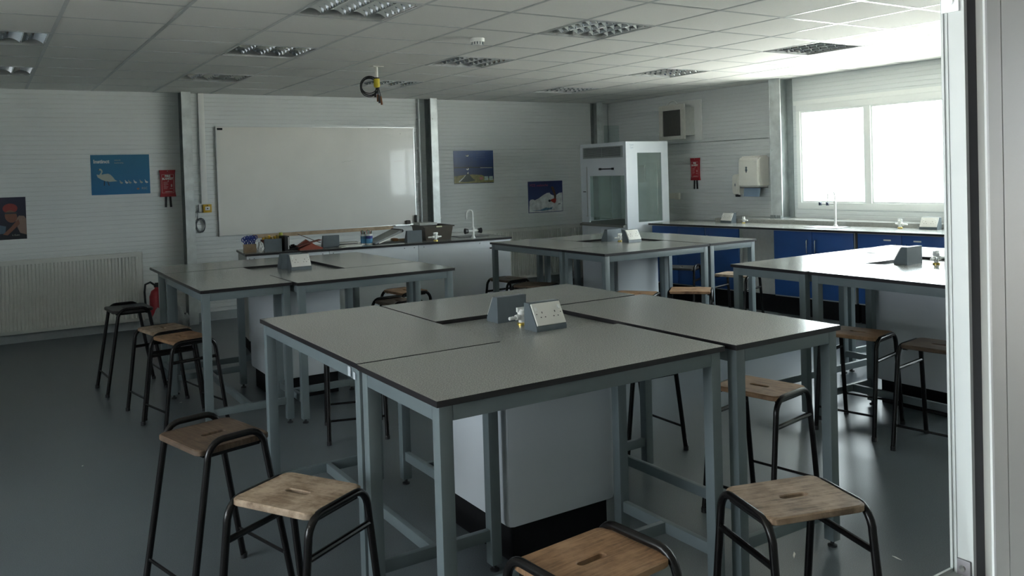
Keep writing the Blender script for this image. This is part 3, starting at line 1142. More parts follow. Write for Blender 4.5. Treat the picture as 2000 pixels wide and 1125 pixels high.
# yellow item box behind the first socket box
t = thing('supply_box', 'box of yellow packets behind the leftmost grey socket box on the teacher bench', 'box', onb(.27, .272), BR)
MB().box(-.085, -.04, 0, .085, .04, .105).obj('box', mat('dark_red_card', (.14, .03, .02), .6), t)
b = MB()
for i in range(6):
    b.box(-.075 + .026 * i, -.03, .10, -.055 + .026 * i, .03, .125 + .008 * (i % 3), mi=i % 2, bev=.003)
b.obj('packets', [m_yellow, mat('amber_packet', (.45, .33, .08), .5)], t)
# standing black files
t = thing('box_file', 'black box file standing upright beside the first grey socket box', 'file', onb(.385, .19), BR + .1)
MB().box(-.022, -.08, 0, .022, .08, .135, bev=.002).obj('cover', m_black, t)
MB().box(.010, -.082, .012, .016, -.078, .125).obj('label_strip', m_whitep, t)
t = thing('marker_pot', 'tiny black pot with a yellow-green cap behind the upright black file', 'pot', onb(.375, .32), BR)
MB().cyl((0, 0, 0), (0, 0, .13), .022).obj('pot', m_black, t)
MB().cyl((0, 0, .13), (0, 0, .16), .020, .016).obj('cap', mat('lime_cap', (.4, .42, .05), .5), t)
b = MB()
for i in range(7):
    a = rnd.uniform(0, 6.28)
    p = [(rnd.uniform(-.05, .05), rnd.uniform(-.04, .04), rnd.uniform(.008, .05)) for _ in range(5)]
    b.tube(p, .006, 6)
b.box(-.04, -.03, 0, .05, .03, .018)
tag(b.obj('tangled_cable', m_black, loc=onb(.452, .14), rz=BR), 'tangle of black cable beside the red folders on the teacher bench', 'cable')
mred = mat('rust_red_card', (.25, .055, .03), .55)
for k, (x, y, dz, ang, tl, lab) in enumerate(((.60, .105, .0, .1, -.22, 'rust-red folder lying flat on the teacher bench'), (.595, .245, .0, -.12, .42, 'rust-red folder propped open above the flat one on the teacher bench'))):
    t = thing('card_folder', lab, 'folder', onb(x, y, ZT + dz), BR + ang)
    b = MB().prism([(-.11, 0), (.11, 0), (.11, .012), (-.0, .055 + .03 * k), (-.11, .012)], 1, -.045, .045)
    b.obj('cover', mred, t)
    b = MB().box(-.115, -.05, 0, .115, .05, .004)
    o = b.obj('flap', mat('dark_folder', (.07, .02, .015), .5) if k else mred, t)
    o.location = (-.01 + .04 * k, 0, .058 + .032 * k)
    o.rotation_euler = (0, tl, 0)
mpaper = mat('paper', (.72, .72, .68), .7, var=.02)
t = thing('paper_stack', 'white papers lying right of the second grey socket box on the teacher bench', 'papers', onb(.985, .13), BR + .05)
for k in range(3):
    o = MB().box(-.10, -.07, 0, .10, .07, .005).obj('sheet', mpaper, t, loc=(.01 * k, -.008 * k, .0055 * k), rz=.08 * k)
t = thing('black_folder', 'thin black folder with white papers behind the loose papers', 'folder', onb(.975, .33), BR - .1)
MB().box(-.13, -.09, 0, .13, .09, .02, bev=.003).obj('cover', m_black, t)
MB().box(-.05, -.085, .02, .14, .085, .028).obj('sheets', mpaper, t)


def pen_cup(loc, lab, m_band, h=.105, r=.033):
    t = thing('pen_cup', lab, 'cup', loc, BR)
    MB().lathe([(r * .9, 0), (r * .92, .012), (r * .97, h * .28)], seg=24).obj('cup_base', m_whitep, t)
    MB().lathe([(r * .97, h * .12), (r * .99, h * .55)], seg=24).obj('pale_band', mat('cyan_band', (.08, .30, .55), .4), t)
    MB().lathe([(r * .985, h * .5), (r * 1.0, h * .82)], seg=24).obj('dark_band', m_band, t)
    MB().lathe([(r * .99, h * .8), (r * 1.04, h), (r * .95, h), (r * .9, h * .85)], seg=24).obj('rim', m_whitep, t)
    rn = random.Random(11)
    for i in range(6):
        a = rn.uniform(0, 6.28)
        c = (.25 * r * math.cos(a), .25 * r * math.sin(a), .02)
        e = (.75 * r * math.cos(a), .75 * r * math.sin(a), h + rn.uniform(.012, .05))
        MB().tube([c, e], .004, 8).obj('pen', [mat('pen_a', (.05, .02, .015), .4), mat('pen_b', (.03, .12, .05), .4), mat('pen_c', (.25, .03, .02), .4)][i % 3], t)
    return t


pen_cup(onb(1.205, .215), 'blue and white cup full of pens on the teacher bench', mat('navy_band', (.02, .03, .22), .4))
pen_cup(onb(1.16, .265), 'second white cup with a green pen, behind the blue and white pen cup', mat('sky_band', (.10, .25, .38), .4), .10, .028)
t = thing('lever_arch_file', 'grey lever arch file propped open on the teacher bench right of the pen cup', 'file', onb(1.385, .27), BR + .12)
o = MB().box(-.16, -.12, 0, .16, .12, .004).obj('lower_cover', m_black, t)
o = MB().prism([(-.155, 0), (.13, .098), (.128, .125), (-.158, .012)], 1, -.12, .12).obj('upper_cover', mat('grey_file', (.30, .31, .31), .5), t)
o.location = (0, 0, .004)
o = MB().prism([(-.12, .002), (.125, .085), (.128, .095), (-.12, .012)], 1, -.122, -.119).obj('page_edge', mpaper, t)
o.location = (0, 0, .004)
MB().cyl((.13, -.12, .118), (.13, .12, .118), .016, seg=12).obj('spine', m_black, t)
t = thing('wood_offcut', 'small orange-brown wood offcut behind the lever arch file', 'wood', onb(1.60, .42), BR)
MB().box(-.11, -.02, 0, .11, .02, .022, bev=.002).obj('strip', m_ply, t)
MB().box(-.10, -.05, 0, -.05, .05, .03, bev=.002).obj('wedge', mat('orange_wood', (.38, .17, .06), .5), t)
# brown storage tray
t = thing('storage_tray', 'brown plastic storage tray on the teacher bench left of the white tap', 'tray', onb(1.93, .40), BR)
mtray = mat('brown_tray_plastic', (.085, .072, .058), .45, var=.05)
b = MB()
hx, hy, hh, th = .155, .20, .145, .006
A = [(-hx + .02, -hy + .02), (hx - .02, -hy + .02), (hx - .02, hy - .02), (-hx + .02, hy - .02)]
Bq = [(-hx, -hy), (hx, -hy), (hx, hy), (-hx, hy)]
bm = b.bm
va = [bm.verts.new((x, y, 0)) for x, y in A]
vb = [bm.verts.new((x, y, hh)) for x, y in Bq]
vc = [bm.verts.new((x * .96, y * .96, hh)) for x, y in Bq]
vd = [bm.verts.new((x * .95, y * .95, .006)) for x, y in A]
bm.faces.new(va)
for i in range(4):
    j = (i + 1) % 4
    bm.faces.new((va[i], va[j], vb[j], vb[i]))
    bm.faces.new((vb[i], vb[j], vc[j], vc[i]))
    bm.faces.new((vc[i], vc[j], vd[j], vd[i]))
bm.faces.new(vd)
b.obj('tub', mtray, t, smooth=0)
b = MB()
for a in ((-hx - .012, -hy - .012, hx + .012, -hy), (-hx - .012, hy, hx + .012, hy + .012), (-hx - .012, -hy, -hx, hy), (hx, -hy, hx + .012, hy)):
    b.box(a[0], a[1], hh - .012, a[2], a[3], hh)
b.obj('rim', mtray, t)
MB().box(-.03, -hy - .015, hh - .014, .03, -hy - .012, hh - .001).obj('name_label', mat('pale_label', (.6, .6, .42), .5), t)
MB().box(-.14, -.02, hh, .05, .19, hh + .025, bev=.003).obj('grey_lid', m_cabgrey, t)


def swan_tap(loc, rz, label, m_h=None, hgt=.29, arm=.07):
    t = thing('lab_tap', label, 'tap', loc, rz)
    MB().lathe([(.024, 0), (.022, .01), (.013, .02), (.013, .10), (.016, .105), (.009, .12)], seg=18).obj('pillar', m_whitep, t)
    pts = [(0, 0, .11), (0, 0, hgt - arm / 2)]
    for k in range(1, 13):
        a = math.pi * k / 12
        pts.append((-arm / 2 + arm / 2 * math.cos(a), 0, hgt - arm / 2 + arm / 2 * math.sin(a)))
    pts.append((-arm, 0, hgt - arm / 2 - .055))
    MB().tube(pts, .0075, 10).obj('spout', m_whitep, t)
    MB().cyl((-.055, 0, .075), (.055, 0, .075), .011).obj('crossbar', m_whitep, t)
    for s_ in (-1, 1):
        b = MB().cyl((s_ * .055, 0, .075), (s_ * .092, 0, .075), .021, .030, 10)
        b.obj('handle', m_black, t)
    return t


swan_tap(onb(2.29, .16), BR, 'white swan-neck tap with two black handles on the teacher bench')

# ================================================================ whiteboard and back wall things
t = thing('whiteboard', 'large whiteboard in a thin aluminium frame on the back wall', 'whiteboard', (3.518, D, 0))
X0, X1, Z0, Z1 = -1.232, 1.232, .953, 2.19
MB().box(X0, -.022, Z0, X1, -.002, Z1).obj('writing_surface', m_board, t)
b = MB()
b.box(X0 - .008, -.028, Z0 - .008, X1 + .008, -.001, Z0).box(X0 - .008, -.028, Z1, X1 + .008, -.001, Z1 + .008)
b.box(X0 - .008, -.028, Z0, X0, -.001, Z1).box(X1, -.028, Z0, X1 + .008, -.001, Z1)
b.obj('frame', m_alu, t)
MB().box(X0 + .01, -.0235, Z1 - .035, X0 + .07, -.0215, Z1 - .01).obj('maker_badge', m_black, t)
sm = MB()
rnd = random.Random(4)
for (x, z, w_) in ((.30, 1.78, .10), (.25, 1.77, .05)):
    sm.tube([(x + w_ * q / 8, -.0225, z + rnd.uniform(-.008, .008)) for q in range(9)], .0012, 4)
sm.cyl((.62, -.0235, 2.17), (.62, -.0215, 2.17), .008, seg=8).cyl((1.05, -.0235, 2.115), (1.05, -.0215, 2.115), .006, seg=8)
sm.obj('marker_smudge', mat('faint_ink', (.35, .36, .36), .5), t)
MB().tube([(.95 + .12 * q / 8, -.0225, 1.765 + rnd.uniform(-.004, .004)) for q in range(9)], .0012, 4).obj('pink_marker_smudge', mat('faint_pink', (.6, .42, .40), .5), t)
tag(MB().box(2.66, D - .022, .900, 4.43, D - .001, .944, bev=.002).obj('wooden_batten', m_ply), 'long pale wooden batten fixed under the whiteboard', 'batten')
tag(MB().prism([(-.03, 0), (.03, 0), (.027, .04), (.018, .05), (-.018, .05), (-.027, .04)], 1, -.03, 0).obj('board_eraser', mat('felt_eraser', (.09, .075, .07), .7), loc=(4.63, D - .028, .953)),
    'small dark board eraser at the bottom right corner of the whiteboard', 'eraser')
tag(MB().box(4.728, D - .062, .955, 4.752, D - .03, 1.065, bev=.002).obj('marker_holder', m_black), 'upright black marker holder on the bottom right edge of the whiteboard', 'marker holder')
t = thing('sill_ledge', 'narrow pale ledge under the bottom right corner of the whiteboard', 'ledge', (4.60, D, .938))
MB().box(-.16, -.075, 0, .17, -.0, .012).obj('ledge', m_alu, t)

# posters (flat printed sheets)
Ry = (math.pi / 2, 0, 0)
p_blue = None


def grad_mat(name, c0, c1, z0, z1, streak=.15, sc=30):
    """printed picture: colour running between two heights of the sheet with streaks"""
    m, t, b = new_mat(name)
    N, L = t.nodes, t.links
    b.inputs['Roughness'].default_value = .35
    tc = N.new('ShaderNodeTexCoord')
    sp = N.new('ShaderNodeSeparateXYZ')
    L.new(tc.outputs['Object'], sp.inputs[0])
    mr = N.new('ShaderNodeMapRange')
    mr.inputs['From Min'].default_value = z0
    mr.inputs['From Max'].default_value = z1
    L.new(sp.outputs['Z'], mr.inputs['Value'])
    mp = N.new('ShaderNodeMapping')
    mp.inputs['Scale'].default_value = (.15 * sc, 1, sc)
    L.new(tc.outputs['Object'], mp.inputs['Vector'])
    no = N.new('ShaderNodeTexNoise')
    no.inputs['Scale'].default_value = 1.0
    no.inputs['Detail'].default_value = 4
    L.new(mp.outputs[0], no.inputs['Vector'])
    ma = N.new('ShaderNodeMath'); ma.operation = 'MULTIPLY_ADD'
    L.new(no.outputs['Fac'], ma.inputs[0]); ma.inputs[1].default_value = streak * 2
    L.new(mr.outputs[0], ma.inputs[2])
    sb = N.new('ShaderNodeMath'); sb.operation = 'SUBTRACT'
    L.new(ma.outputs[0], sb.inputs[0]); sb.inputs[1].default_value = streak
    cr = N.new('ShaderNodeValToRGB')
    cr.color_ramp.elements[0].color = c0 + (1,)
    cr.color_ramp.elements[1].color = c1 + (1,)
    L.new(sb.outputs[0], cr.inputs['Fac'])
    L.new(cr.outputs[0], b.inputs['Base Color'])
    return m


def sheet(t, w, h, m, name='sheet', curl=.0):
    return MB().box(-w / 2, -.0025, -h / 2, w / 2, -.0008, h / 2).obj(name, m, t, smooth=0)


def flat(t, name, pts, m, k=1, label=None):
    """printed shape on a poster: outline in the sheet plane"""
    y = -.0025 - .0004 * k
    return MB().prism([(x, z) for x, z in pts], 1, y - .0003, y + .0003).obj(name, m, t, smooth=0, label=label)


def ell(cx, cz, a, b_, n=20, rot=0.0):
    return [(cx + a * math.cos(q) * math.cos(rot) - b_ * math.sin(q) * math.sin(rot), cz + a * math.cos(q) * math.sin(rot) + b_ * math.sin(q) * math.cos(rot)) for q in [2 * math.pi * i / n for i in range(n)]]


pw = mat('print_white', (.62, .64, .62), .4)
pwd = mat('print_grey', (.36, .38, .34), .4)
pdk = mat('print_dark', (.03, .04, .05), .4)
t = thing('swan_poster', 'blue poster of a swan leading six cygnets, left of the red fire blanket', 'poster', (1.286, D, 1.678))
sheet(t, .575, .425, grad_mat('poster_water', (.02, .15, .33), (.03, .17, .30), -.2, .2, .35, 45))
text_mesh('poster_title', 'Instinct', .052, pw, t, (-.262, -.0035, .140), Ry, 1.0, .002, 'LEFT')
text_mesh('poster_small_print', 'natural', .022, pwd, t, (-.06, -.0035, .155), Ry, 1, 0, 'LEFT')
text_mesh('poster_small_print', 'leadership', .022, pwd, t, (-.06, -.0035, .125), Ry, 1, 0, 'LEFT')
text_mesh('poster_logo', 'RSC', .034, pwd, t, (.20, -.0035, -.155), Ry, 1, 0, 'LEFT')
flat(t, 'poster_emblem', ell(.165, -.158, .014, .010, 12), mat('print_orange', (.35, .16, .10), .4), 1)
swan = [(-.235, .005), (-.225, -.025), (-.19, -.05), (-.15, -.068), (-.11, -.075), (-.06, -.072), (-.035, -.070), (-.06, -.055), (-.075, -.03), (-.10, .0), (-.125, .012), (-.16, .008), (-.185, .002), (-.185, .012), (-.175, .03), (-.178, .05), (-.192, .066), (-.207, .066), (-.216, .055), (-.218, .040), (-.207, .048), (-.197, .048), (-.190, .038), (-.195, .020), (-.21, .0)]
flat(t, 'poster_swan', swan, mat('print_swan', (.40, .43, .38), .4), 1)
flat(t, 'poster_swan_beak', [(-.218, .040), (-.225, .028), (-.214, .044), (-.205, .058), (-.215, .060)], pdk, 2)
flat(t, 'poster_swan_leg', [(-.165, -.065), (-.158, -.065), (-.160, -.115), (-.170, -.115)], pdk, 1)
flat(t, 'poster_swan_leg', [(-.135, -.068), (-.128, -.068), (-.112, -.115), (-.122, -.115)], pdk, 1)
for k, x in enumerate((.0, .052, .085, .138, .198, .250)):
    flat(t, 'poster_cygnet', [(x - .016, -.062), (x - .010, -.060), (x - .006, -.072), (x + .018, -.086), (x + .016, -.096), (x, -.100), (x - .012, -.088), (x - .012, -.074)], pw if k % 2 else pwd, 1)
# athlete / person poster cut by the left edge
t = thing('portrait_poster', 'dark poster with a red-capped person leaning on one arm, cut by the left edge', 'poster', (.165, D, 1.262))
sheet(t, .455, .425, grad_mat('poster_dark', (.012, .015, .022), (.02, .02, .055), -.2, .2, .3, 9))
skin = mat('print_skin', (.20, .085, .055), .4)
flat(t, 'poster_cap', ell(.09, .10, .065, .05, 18), mat('print_red_cap', (.24, .03, .03), .4), 1)
flat(t, 'poster_face', ell(.095, .02, .052, .065, 18, .3), skin, 2)
flat(t, 'poster_goggles', [(.04, .062), (.15, .062), (.15, .045), (.04, .045)], pdk, 3)
flat(t, 'poster_shoulder', [(.13, -.02), (.165, .025), (.21, .02), (.226, -.01), (.226, -.17), (.17, -.15), (.15, -.10)], mat('print_tan', (.25, .17, .14), .4), 1)
flat(t, 'poster_arm', [(.02, -.16), (.06, -.17), (.12, -.11), (.17, -.06), (.16, -.01), (.13, -.04), (.09, -.09)], skin, 2)
flat(t, 'poster_shirt', [(-.22, -.1), (-.05, -.05), (.05, -.08), (.04, -.15), (-.22, -.17)], mat('print_slate', (.08, .13, .19), .4), 1)
text_mesh('poster_small_print', 'k Gunn', .022, pwd, t, (.10, -.0035, -.17), Ry, 1, 0, 'LEFT')
# bird poster right of second column
t = thing('ripple_poster', 'dark blue poster with falling drops and a splash, above the swan-neck tap', 'poster', (5.652, D, 1.667))
sheet(t, .620, .445, grad_mat('poster_lake', (.012, .03, .10), (.012, .06, .24), -.1, .2, .3, 22))
flat(t, 'poster_shore', [(-.308, -.12), (-.15, -.105), (-.02, -.10), (.12, -.11), (.2, -.15), (.308, -.17), (.308, -.215), (-.308, -.215)], mat('print_olive', (.22, .20, .07), .4, var=.35, scale=25), 1)
flat(t, 'poster_band', [(-.308, .005), (.308, -.005), (.308, -.018), (-.308, -.010)], pdk, 1)
flat(t, 'poster_highlight', [(.10, -.009), (.29, -.013), (.29, -.018), (.10, -.015)], pw, 2)
flat(t, 'poster_splash', [(-.22, -.19), (-.16, -.15), (-.12, -.10), (-.095, -.075), (-.07, -.10), (-.03, -.15), (.02, -.18), (-.06, -.195), (-.15, -.20)], mat('print_splash', (.055, .065, .05), .4), 2)
flat(t, 'poster_streak', [(-.24, -.19), (-.17, -.14), (-.13, -.10), (-.135, -.115), (-.19, -.17), (-.235, -.205)], pw, 3)
for (x, z, a, b_) in ((-.098, .155, .022, .013), (-.1, -.025, .020, .016), (-.096, -.075, .012, .016)):
    flat(t, 'poster_drop', ell(x, z, a, b_, 14), pw, 3)
    flat(t, 'poster_drop_shade', ell(x - .004, z + .008, a * .6, b_ * .6, 12), mat('print_navy', (.015, .04, .12), .4), 4)
flat(t, 'poster_emblem', ell(.11, -.155, .028, .02, 14), mat('print_pink', (.42, .16, .14), .4), 2)
for x in (.19, .265):
    flat(t, 'poster_inset', [(x - .030, -.185), (x + .030, -.185), (x + .030, -.13), (x - .030, -.13)], mat('print_mint', (.36, .46, .42), .4, var=.2, scale=40), 2)
for k in range(3):
    text_mesh('poster_small_print', 'water cycle science', .018, mat('print_faint', (.10, .16, .28), .4), t, (.04, -.0035, .19 - .03 * k), Ry, 1, 0, 'LEFT')
# snow poster
t = thing('snow_poster', 'blue and white poster of a snowboarder tumbling in snow spray, left of the fume cupboard', 'poster', (6.820, D, 1.219))
sheet(t, .600, .445, grad_mat('poster_sky', (.05, .08, .22), (.02, .03, .13), -.2, .2, .1, 4))
flat(t, 'poster_snow', [(-.29, -.215), (-.28, -.06), (-.26, -.035), (-.22, -.03), (-.19, -.045), (-.12, -.02), (-.05, .02), (.02, .05), (.07, .055), (.09, .03), (.14, .01), (.19, .02), (.24, .045), (.292, .05), (.295, -.215)], mat('print_snow', (.68, .71, .72), .4, var=.25, scale=14, detail=6), 1)
flat(t, 'poster_board', [(.095, .125), (.115, .145), (.14, .135), (.165, .08), (.185, .01), (.180, -.04), (.150, -.05), (.145, .02), (.12, .08)], mat('print_board', (.09, .05, .03), .4, var=.5, scale=60), 2)
flat(t, 'poster_rider', [(.145, -.03), (.185, -.04), (.175, -.085), (.155, -.10), (.12, -.085), (.085, -.065), (.09, -.045)], mat('print_rider', (.42, .035, .02), .4), 3)
flat(t, 'poster_helmet', ell(.066, -.062, .022, .018, 14), pdk, 3)
flat(t, 'poster_spray', [(-.25, -.19), (-.10, -.185), (.0, -.155), (.06, -.165), (.12, -.15), (.10, -.185), (-.05, -.20)], mat('print_ice', (.12, .24, .38), .4, var=.5, scale=30), 2)
text_mesh('poster_title', 'MZE avalanche', .052, mat('print_title_pink', (.30, .06, .13), .4), t, (-.27, -.0035, .165), Ry, 1.0, 0, 'LEFT')
text_mesh('poster_logo', 'pm', .030, pdk, t, (.22, -.0035, -.11), Ry, 1, .001, 'LEFT')


def fire_blanket(loc, rz, label):
    t = thing('fire_blanket', label, 'fire blanket', loc, rz, 'red fire blankets on the walls')
    o = MB().prism([(-.083, .147), (.083, .147), (.078, .105), (.074, .0), (.074, -.09), (.083, -.147), (-.083, -.147), (-.074, -.09), (-.074, .0), (-.078, .105)], 1, -.022, -.002).obj('pouch', m_red, t)
    text_mesh('pouch_lettering', 'FIRE', .036, m_whitep, t, (0, -.0226, .078), Ry, .9, .0012)
    text_mesh('pouch_lettering', 'BLANKET', .031, m_whitep, t, (0, -.0226, .050), Ry, .85, .0012)
    b = MB()
    for a in ((-.062, .095, .062, .098), (-.062, -.105, .062, -.102), (-.062, -.102, -.059, .095), (.059, -.102, .062, .095)):
        b.box(a[0], -.0228, a[1], a[2], -.0215, a[3])
    for k in range(7):
        z = .012 - .012 * k
        b.box(-.045, -.0226, z, -.045 + (.05, .042, .05, .03, .048, .044, .036)[k], -.0215, z + .003)
    b.box(.018, -.0226, -.06, .05, -.0215, -.055).box(.03, -.0226, -.04, .045, -.0215, -.01).box(-.03, -.0226, -.095, .045, -.0215, -.088)
    b.cyl((.005, -.0228, .026), (.005, -.0215, .026), .006, seg=10)
    b.obj('pouch_print', mat('pouch_print', (.62, .42, .40), .5), t)
    for sx in (-1, 1):
        o = MB().box(-.011, -.016, -.115, .011, -.006, 0, bev=.002).obj('pull_tab', m_black, t, loc=(sx * .021, 0, -.147))
        o.rotation_euler = (0, -sx * .05, 0)
    MB().cyl((0, -.025, .135), (0, -.02, .135), .005, seg=8).obj('screw', m_chrome, t)
    return t


fire_blanket((1.752, D, 1.568), 0, 'red fire blanket pouch on the back wall by the left steel column')
fire_blanket((W, 7.995, 1.549), math.radians(-90), 'red fire blanket pouch on the right wall beside the fume cupboard')

# emergency call point + junction + cable
t = thing('call_point', 'small yellow emergency call point left of the whiteboard', 'call point', (2.155, D, 1.273))
MB().box(-.046, -.055, -.046, .046, -.001, .046, bev=.005).obj('housing', m_yellow, t)
MB().box(-.026, -.058, -.020, .026, -.054, .020, bev=.001).obj('glass_window', m_whitep, t)
MB().cyl((0, -.060, 0), (0, -.0575, 0), .008, seg=12).prism([(-.012, .028), (.012, .028), (0, .038)], 1, -.057, -.054).obj('printed_dot', m_black, t)
MB().box(-.085, -.03, -.04, -.048, -.001, .045, bev=.003).obj('junction_box', m_whitep, t)
b = MB()
rnd = random.Random(9)
for k in range(4):
    cx, cz = rnd.uniform(-.008, .008), rnd.uniform(-.01, .01)
    R1, R2 = .052 + rnd.uniform(-.006, .006), .075 + rnd.uniform(-.01, .008)
    dy = -.012 - .004 * k
    tl = rnd.uniform(-.2, .2)
    b.tube([(x, dy, z) for x, z in ell(cx, cz, R1, R2, 24, tl)], .0032, 6, closed=True)
b.tube([(-.035, -.012, .06), (-.03, -.015, .12), (-.03, -.015, .17)], .0032, 6)
o = b.obj('cable_loop', mat('grey_cable', (.10, .11, .12), .5), loc=(2.085, D, 1.085))
tag(o, 'loose loop of thin grey cable hanging under the yellow call point', 'cable')


# radiators
def radiator(x0, x1, z0, z1, label, y=D):
    t = thing('radiator', label, 'radiator', (x0, y, 0), 0, 'white panel radiators on the back wall')
    w = x1 - x0
    p = .0333
    n = int((w - .06) / p)
    off = (w - n * p) / 2
    poly = [(0, -.088), (off, -.088)]
    for k in range(n):
        xx = off + k * p
        poly += [(xx + .004, -.088), (xx + .010, -.098), (xx + .023, -.098), (xx + .029, -.088)]
    poly += [(w, -.088), (w, -.076), (0, -.076)]
    b = MB()
    zt, zb = z1 - .045, z0 + .035
    b.prism(poly, 2, zb, zt)
    b.box(0, -.092, zt, w, -.076, z1 - .004).box(0, -.092, z0, w, -.076, zb)
    b.obj('front_panel', m_rad, t, smooth=0)
    b = MB()
    b.box(0, -.094, z1 - .006, w, -.022, z1)
    for k in range(int(w / .02)):
        b.box(.01 + k * .02, -.085, z1, .016 + k * .02, -.03, z1 + .002)
    b.obj('top_grille', m_rad, t, smooth=0)
    MB().box(0, -.092, z0 + .01, .008, -.022, z1 - .006).box(w - .008, -.092, z0 + .01, w, -.022, z1 - .006).obj('side_cover', m_rad, t)
    MB().box(.01, -.036, z0, w - .01, -.022, z1 - .01).obj('rear_panel', m_rad, t)
    for xx in (.15, w - .15):
        MB().box(xx - .02, -.022, z0 + .08, xx + .02, -.001, z1 - .08).obj('wall_bracket', m_rad, t)
    return t


radiator(-.9, 1.455, .100, .838, 'long white ribbed radiator on the back wall at the left')
radiator(5.15, 7.47, .100, .800, 'long white ribbed radiator on the back wall between teacher bench and fume cupboard')

# fire extinguisher and white bag behind the left cluster
t = thing('fire_extinguisher', 'red fire extinguisher with black hose behind the left cluster', 'fire extinguisher', (1.57, 9.60, 0))
MB().lathe([(.078, 0), (.080, .02), (.080, .36), (.06, .42), (.025, .445), (.025, .46)], seg=24).obj('cylinder', m_red, t)
MB().box(-.03, -.018, .46, .03, .018, .49).box(-.02, -.012, .49, .07, .012, .505).obj('valve_handle', m_black, t)
MB().tube([(-.02, -.02, .48), (-.07, -.03, .52), (-.12, -.03, .50), (-.13, -.03, .42), (-.125, -.03, .30), (-.115, -.03, .2)], .011, 10).obj('hose', m_black, t)
b = MB()
rnd = random.Random(2)
bmesh.ops.create_icosphere(b.bm, subdivisions=4, radius=.13)
for v in b.bm.verts:
    n = math.sin(v.co.x * 40) * .012 + math.sin(v.co.y * 33 + 1) * .012 + rnd.uniform(-.006, .006)
    v.co += v.co.normalized() * n
    v.co.x *= 1.35
    v.co.z = max(-.12, v.co.z)
    if v.co.z > .07:
        v.co.z += .05 * math.sin(v.co.x * 35)
o = b.obj('bin_bag', mat('grey_plastic_bag', (.30, .31, .31), .35, var=.15, scale=12), loc=(1.66, 9.32, .12), smooth=60)
tag(o, 'crumpled grey-white plastic bag on the floor beside the fire extinguisher', 'bag')

# ================================================================ fume cupboard
FX, FY, FL, FD, FT = 6.565, 7.72, .90, .68, 1.908
t = thing('fume_cupboard', 'tall white fume cupboard with glass front and side in the back right corner', 'fume cupboard', (FX, FY, 0))
b = MB()
# near side panel (faces -y) with glass opening
gx0, gx1, gz0, gz1 = .178, .568, .925, 1.770
b.box(0, 0, .10, gx0, .02, FT).box(gx1, 0, .10, FD, .02, FT).box(gx0, 0, .10, gx1, .02, gz0).box(gx0, 0, gz1, gx1, .02, FT)
b.obj('side_panel', m_white, t, smooth=0)
MB().box(gx0 - .004, .006, gz0 - .004, gx1 + .004, .012, gz1 + .004).obj('side_glass', m_fumeglass, t, smooth=0)
b = MB()
b.box(0, FL - .02, .10, .18, FL, FT).box(.5, FL - .02, .10, FD, FL, FT).box(.18, FL - .02, .10, .5, FL, gz0).box(.18, FL - .02, gz1, .5, FL, FT)
b.obj('far_side_panel', m_white, t, smooth=0)
MB().box(.176, FL - .014, gz0, .504, FL - .008, gz1).obj('far_side_glass', m_fumeglass, t, smooth=0)
MB().box(FD - .02, .02, .90, FD, FL - .02, FT).obj('back_panel', mat('pale_liner', (.60, .66, .65), .4), t)
MB().box(0, .02, FT - .02, FD, FL - .02, FT).obj('roof_panel', m_white, t)
b = MB()
b.box(0, .02, 1.592, .02, FL - .02, FT - .02)
b.box(0, FL - .16, .90, .02, FL - .02, 1.592)
b.box(0, .02, .90, .02, .045, 1.592)
b.obj('front_fascia', m_white, t, smooth=0)
b = MB()
b.box(-.012, .055, 1.722, 0, .83, 1.862)
gr = b.obj('vent_grille', mat('grille_grey', (.27, .30, .30), .45), t)
b = MB()
for k in range(9):
    z = 1.742 + k * .0125
    b.box(-.018, .085, z, -.011, .435, z + .005).box(-.018, .455, z, -.011, .80, z + .005)
b.obj('grille_slats', mat('slat_dark', (.05, .055, .055), .5), gr)
# sash
b = MB()
b.box(-.014, .03, 1.50, -.002, .74, 1.60).box(-.014, .70, .99, -.002, .745, 1.50)
s_ = b.obj('sash', m_white, t)
MB().box(-.010, .03, .98, -.006, .70, 1.50).obj('sash_glass', m_fumeglass, s_)
MB().cyl((-.03, .23, 1.585), (-.03, .47, 1.585), .007).box(-.036, .215, 1.572, -.014, .24, 1.598).box(-.036, .46, 1.572, -.014, .485, 1.598).obj('sash_handle', m_black, s_)
MB().box(-.016, .752, 1.0, -.010, .762, 1.62).box(-.022, .742, .985, -.012, .772, 1.0).obj('sash_cord', m_cabgrey, t)
b = MB()
b.prism([(-.05, .870), (.02, .870), (.66, .900), (.66, .915), (.02, .915), (-.05, .895)], 1, .021, FL - .021)
b.obj('worktop', mat('dark_grey_resin', (.17, .165, .15), .4), t)
b = MB()
b.box(0, .02, .10, .02, FL - .02, .870)
b.obj('lower_front_panel', m_white, t)
b = MB().box(-.006, .50, .62, 0, .78, .862, bev=.002)
b.obj('service_door', m_white, t)
MB().box(-.008, .80, 1.295, 0, .85, 1.305).obj('latch', m_black, t)
MB().box(.03, .03, 0, FD - .03, FL - .03, .10).obj('plinth', m_plinth, t)
MB().cyl((-.03, .10, .78), (0, .10, .78), .018).obj('control_knob', m_black, t)
# inner tap seen through the glass, and baffle
MB().tube([(.33, .22, .915), (.33, .22, 1.10)] + [(.33 - .05 + .05 * math.cos(a), .22, 1.10 + .035 * math.sin(a)) for a in [math.pi * q / 8 for q in range(1, 9)]] + [(.23, .22, 1.06)], .008, 8).obj('inner_tap', mat('grey_tap', (.25, .27, .27), .4), t)
MB().box(FD - .10, .10, 1.0, FD - .09, FL - .10, 1.65).obj('baffle', mat('pale_baffle', (.55, .60, .59), .4), t)
MB().box(.56, .30, 1.40, .575, .42, 1.62).obj('inner_notice', m_cabgrey, t)
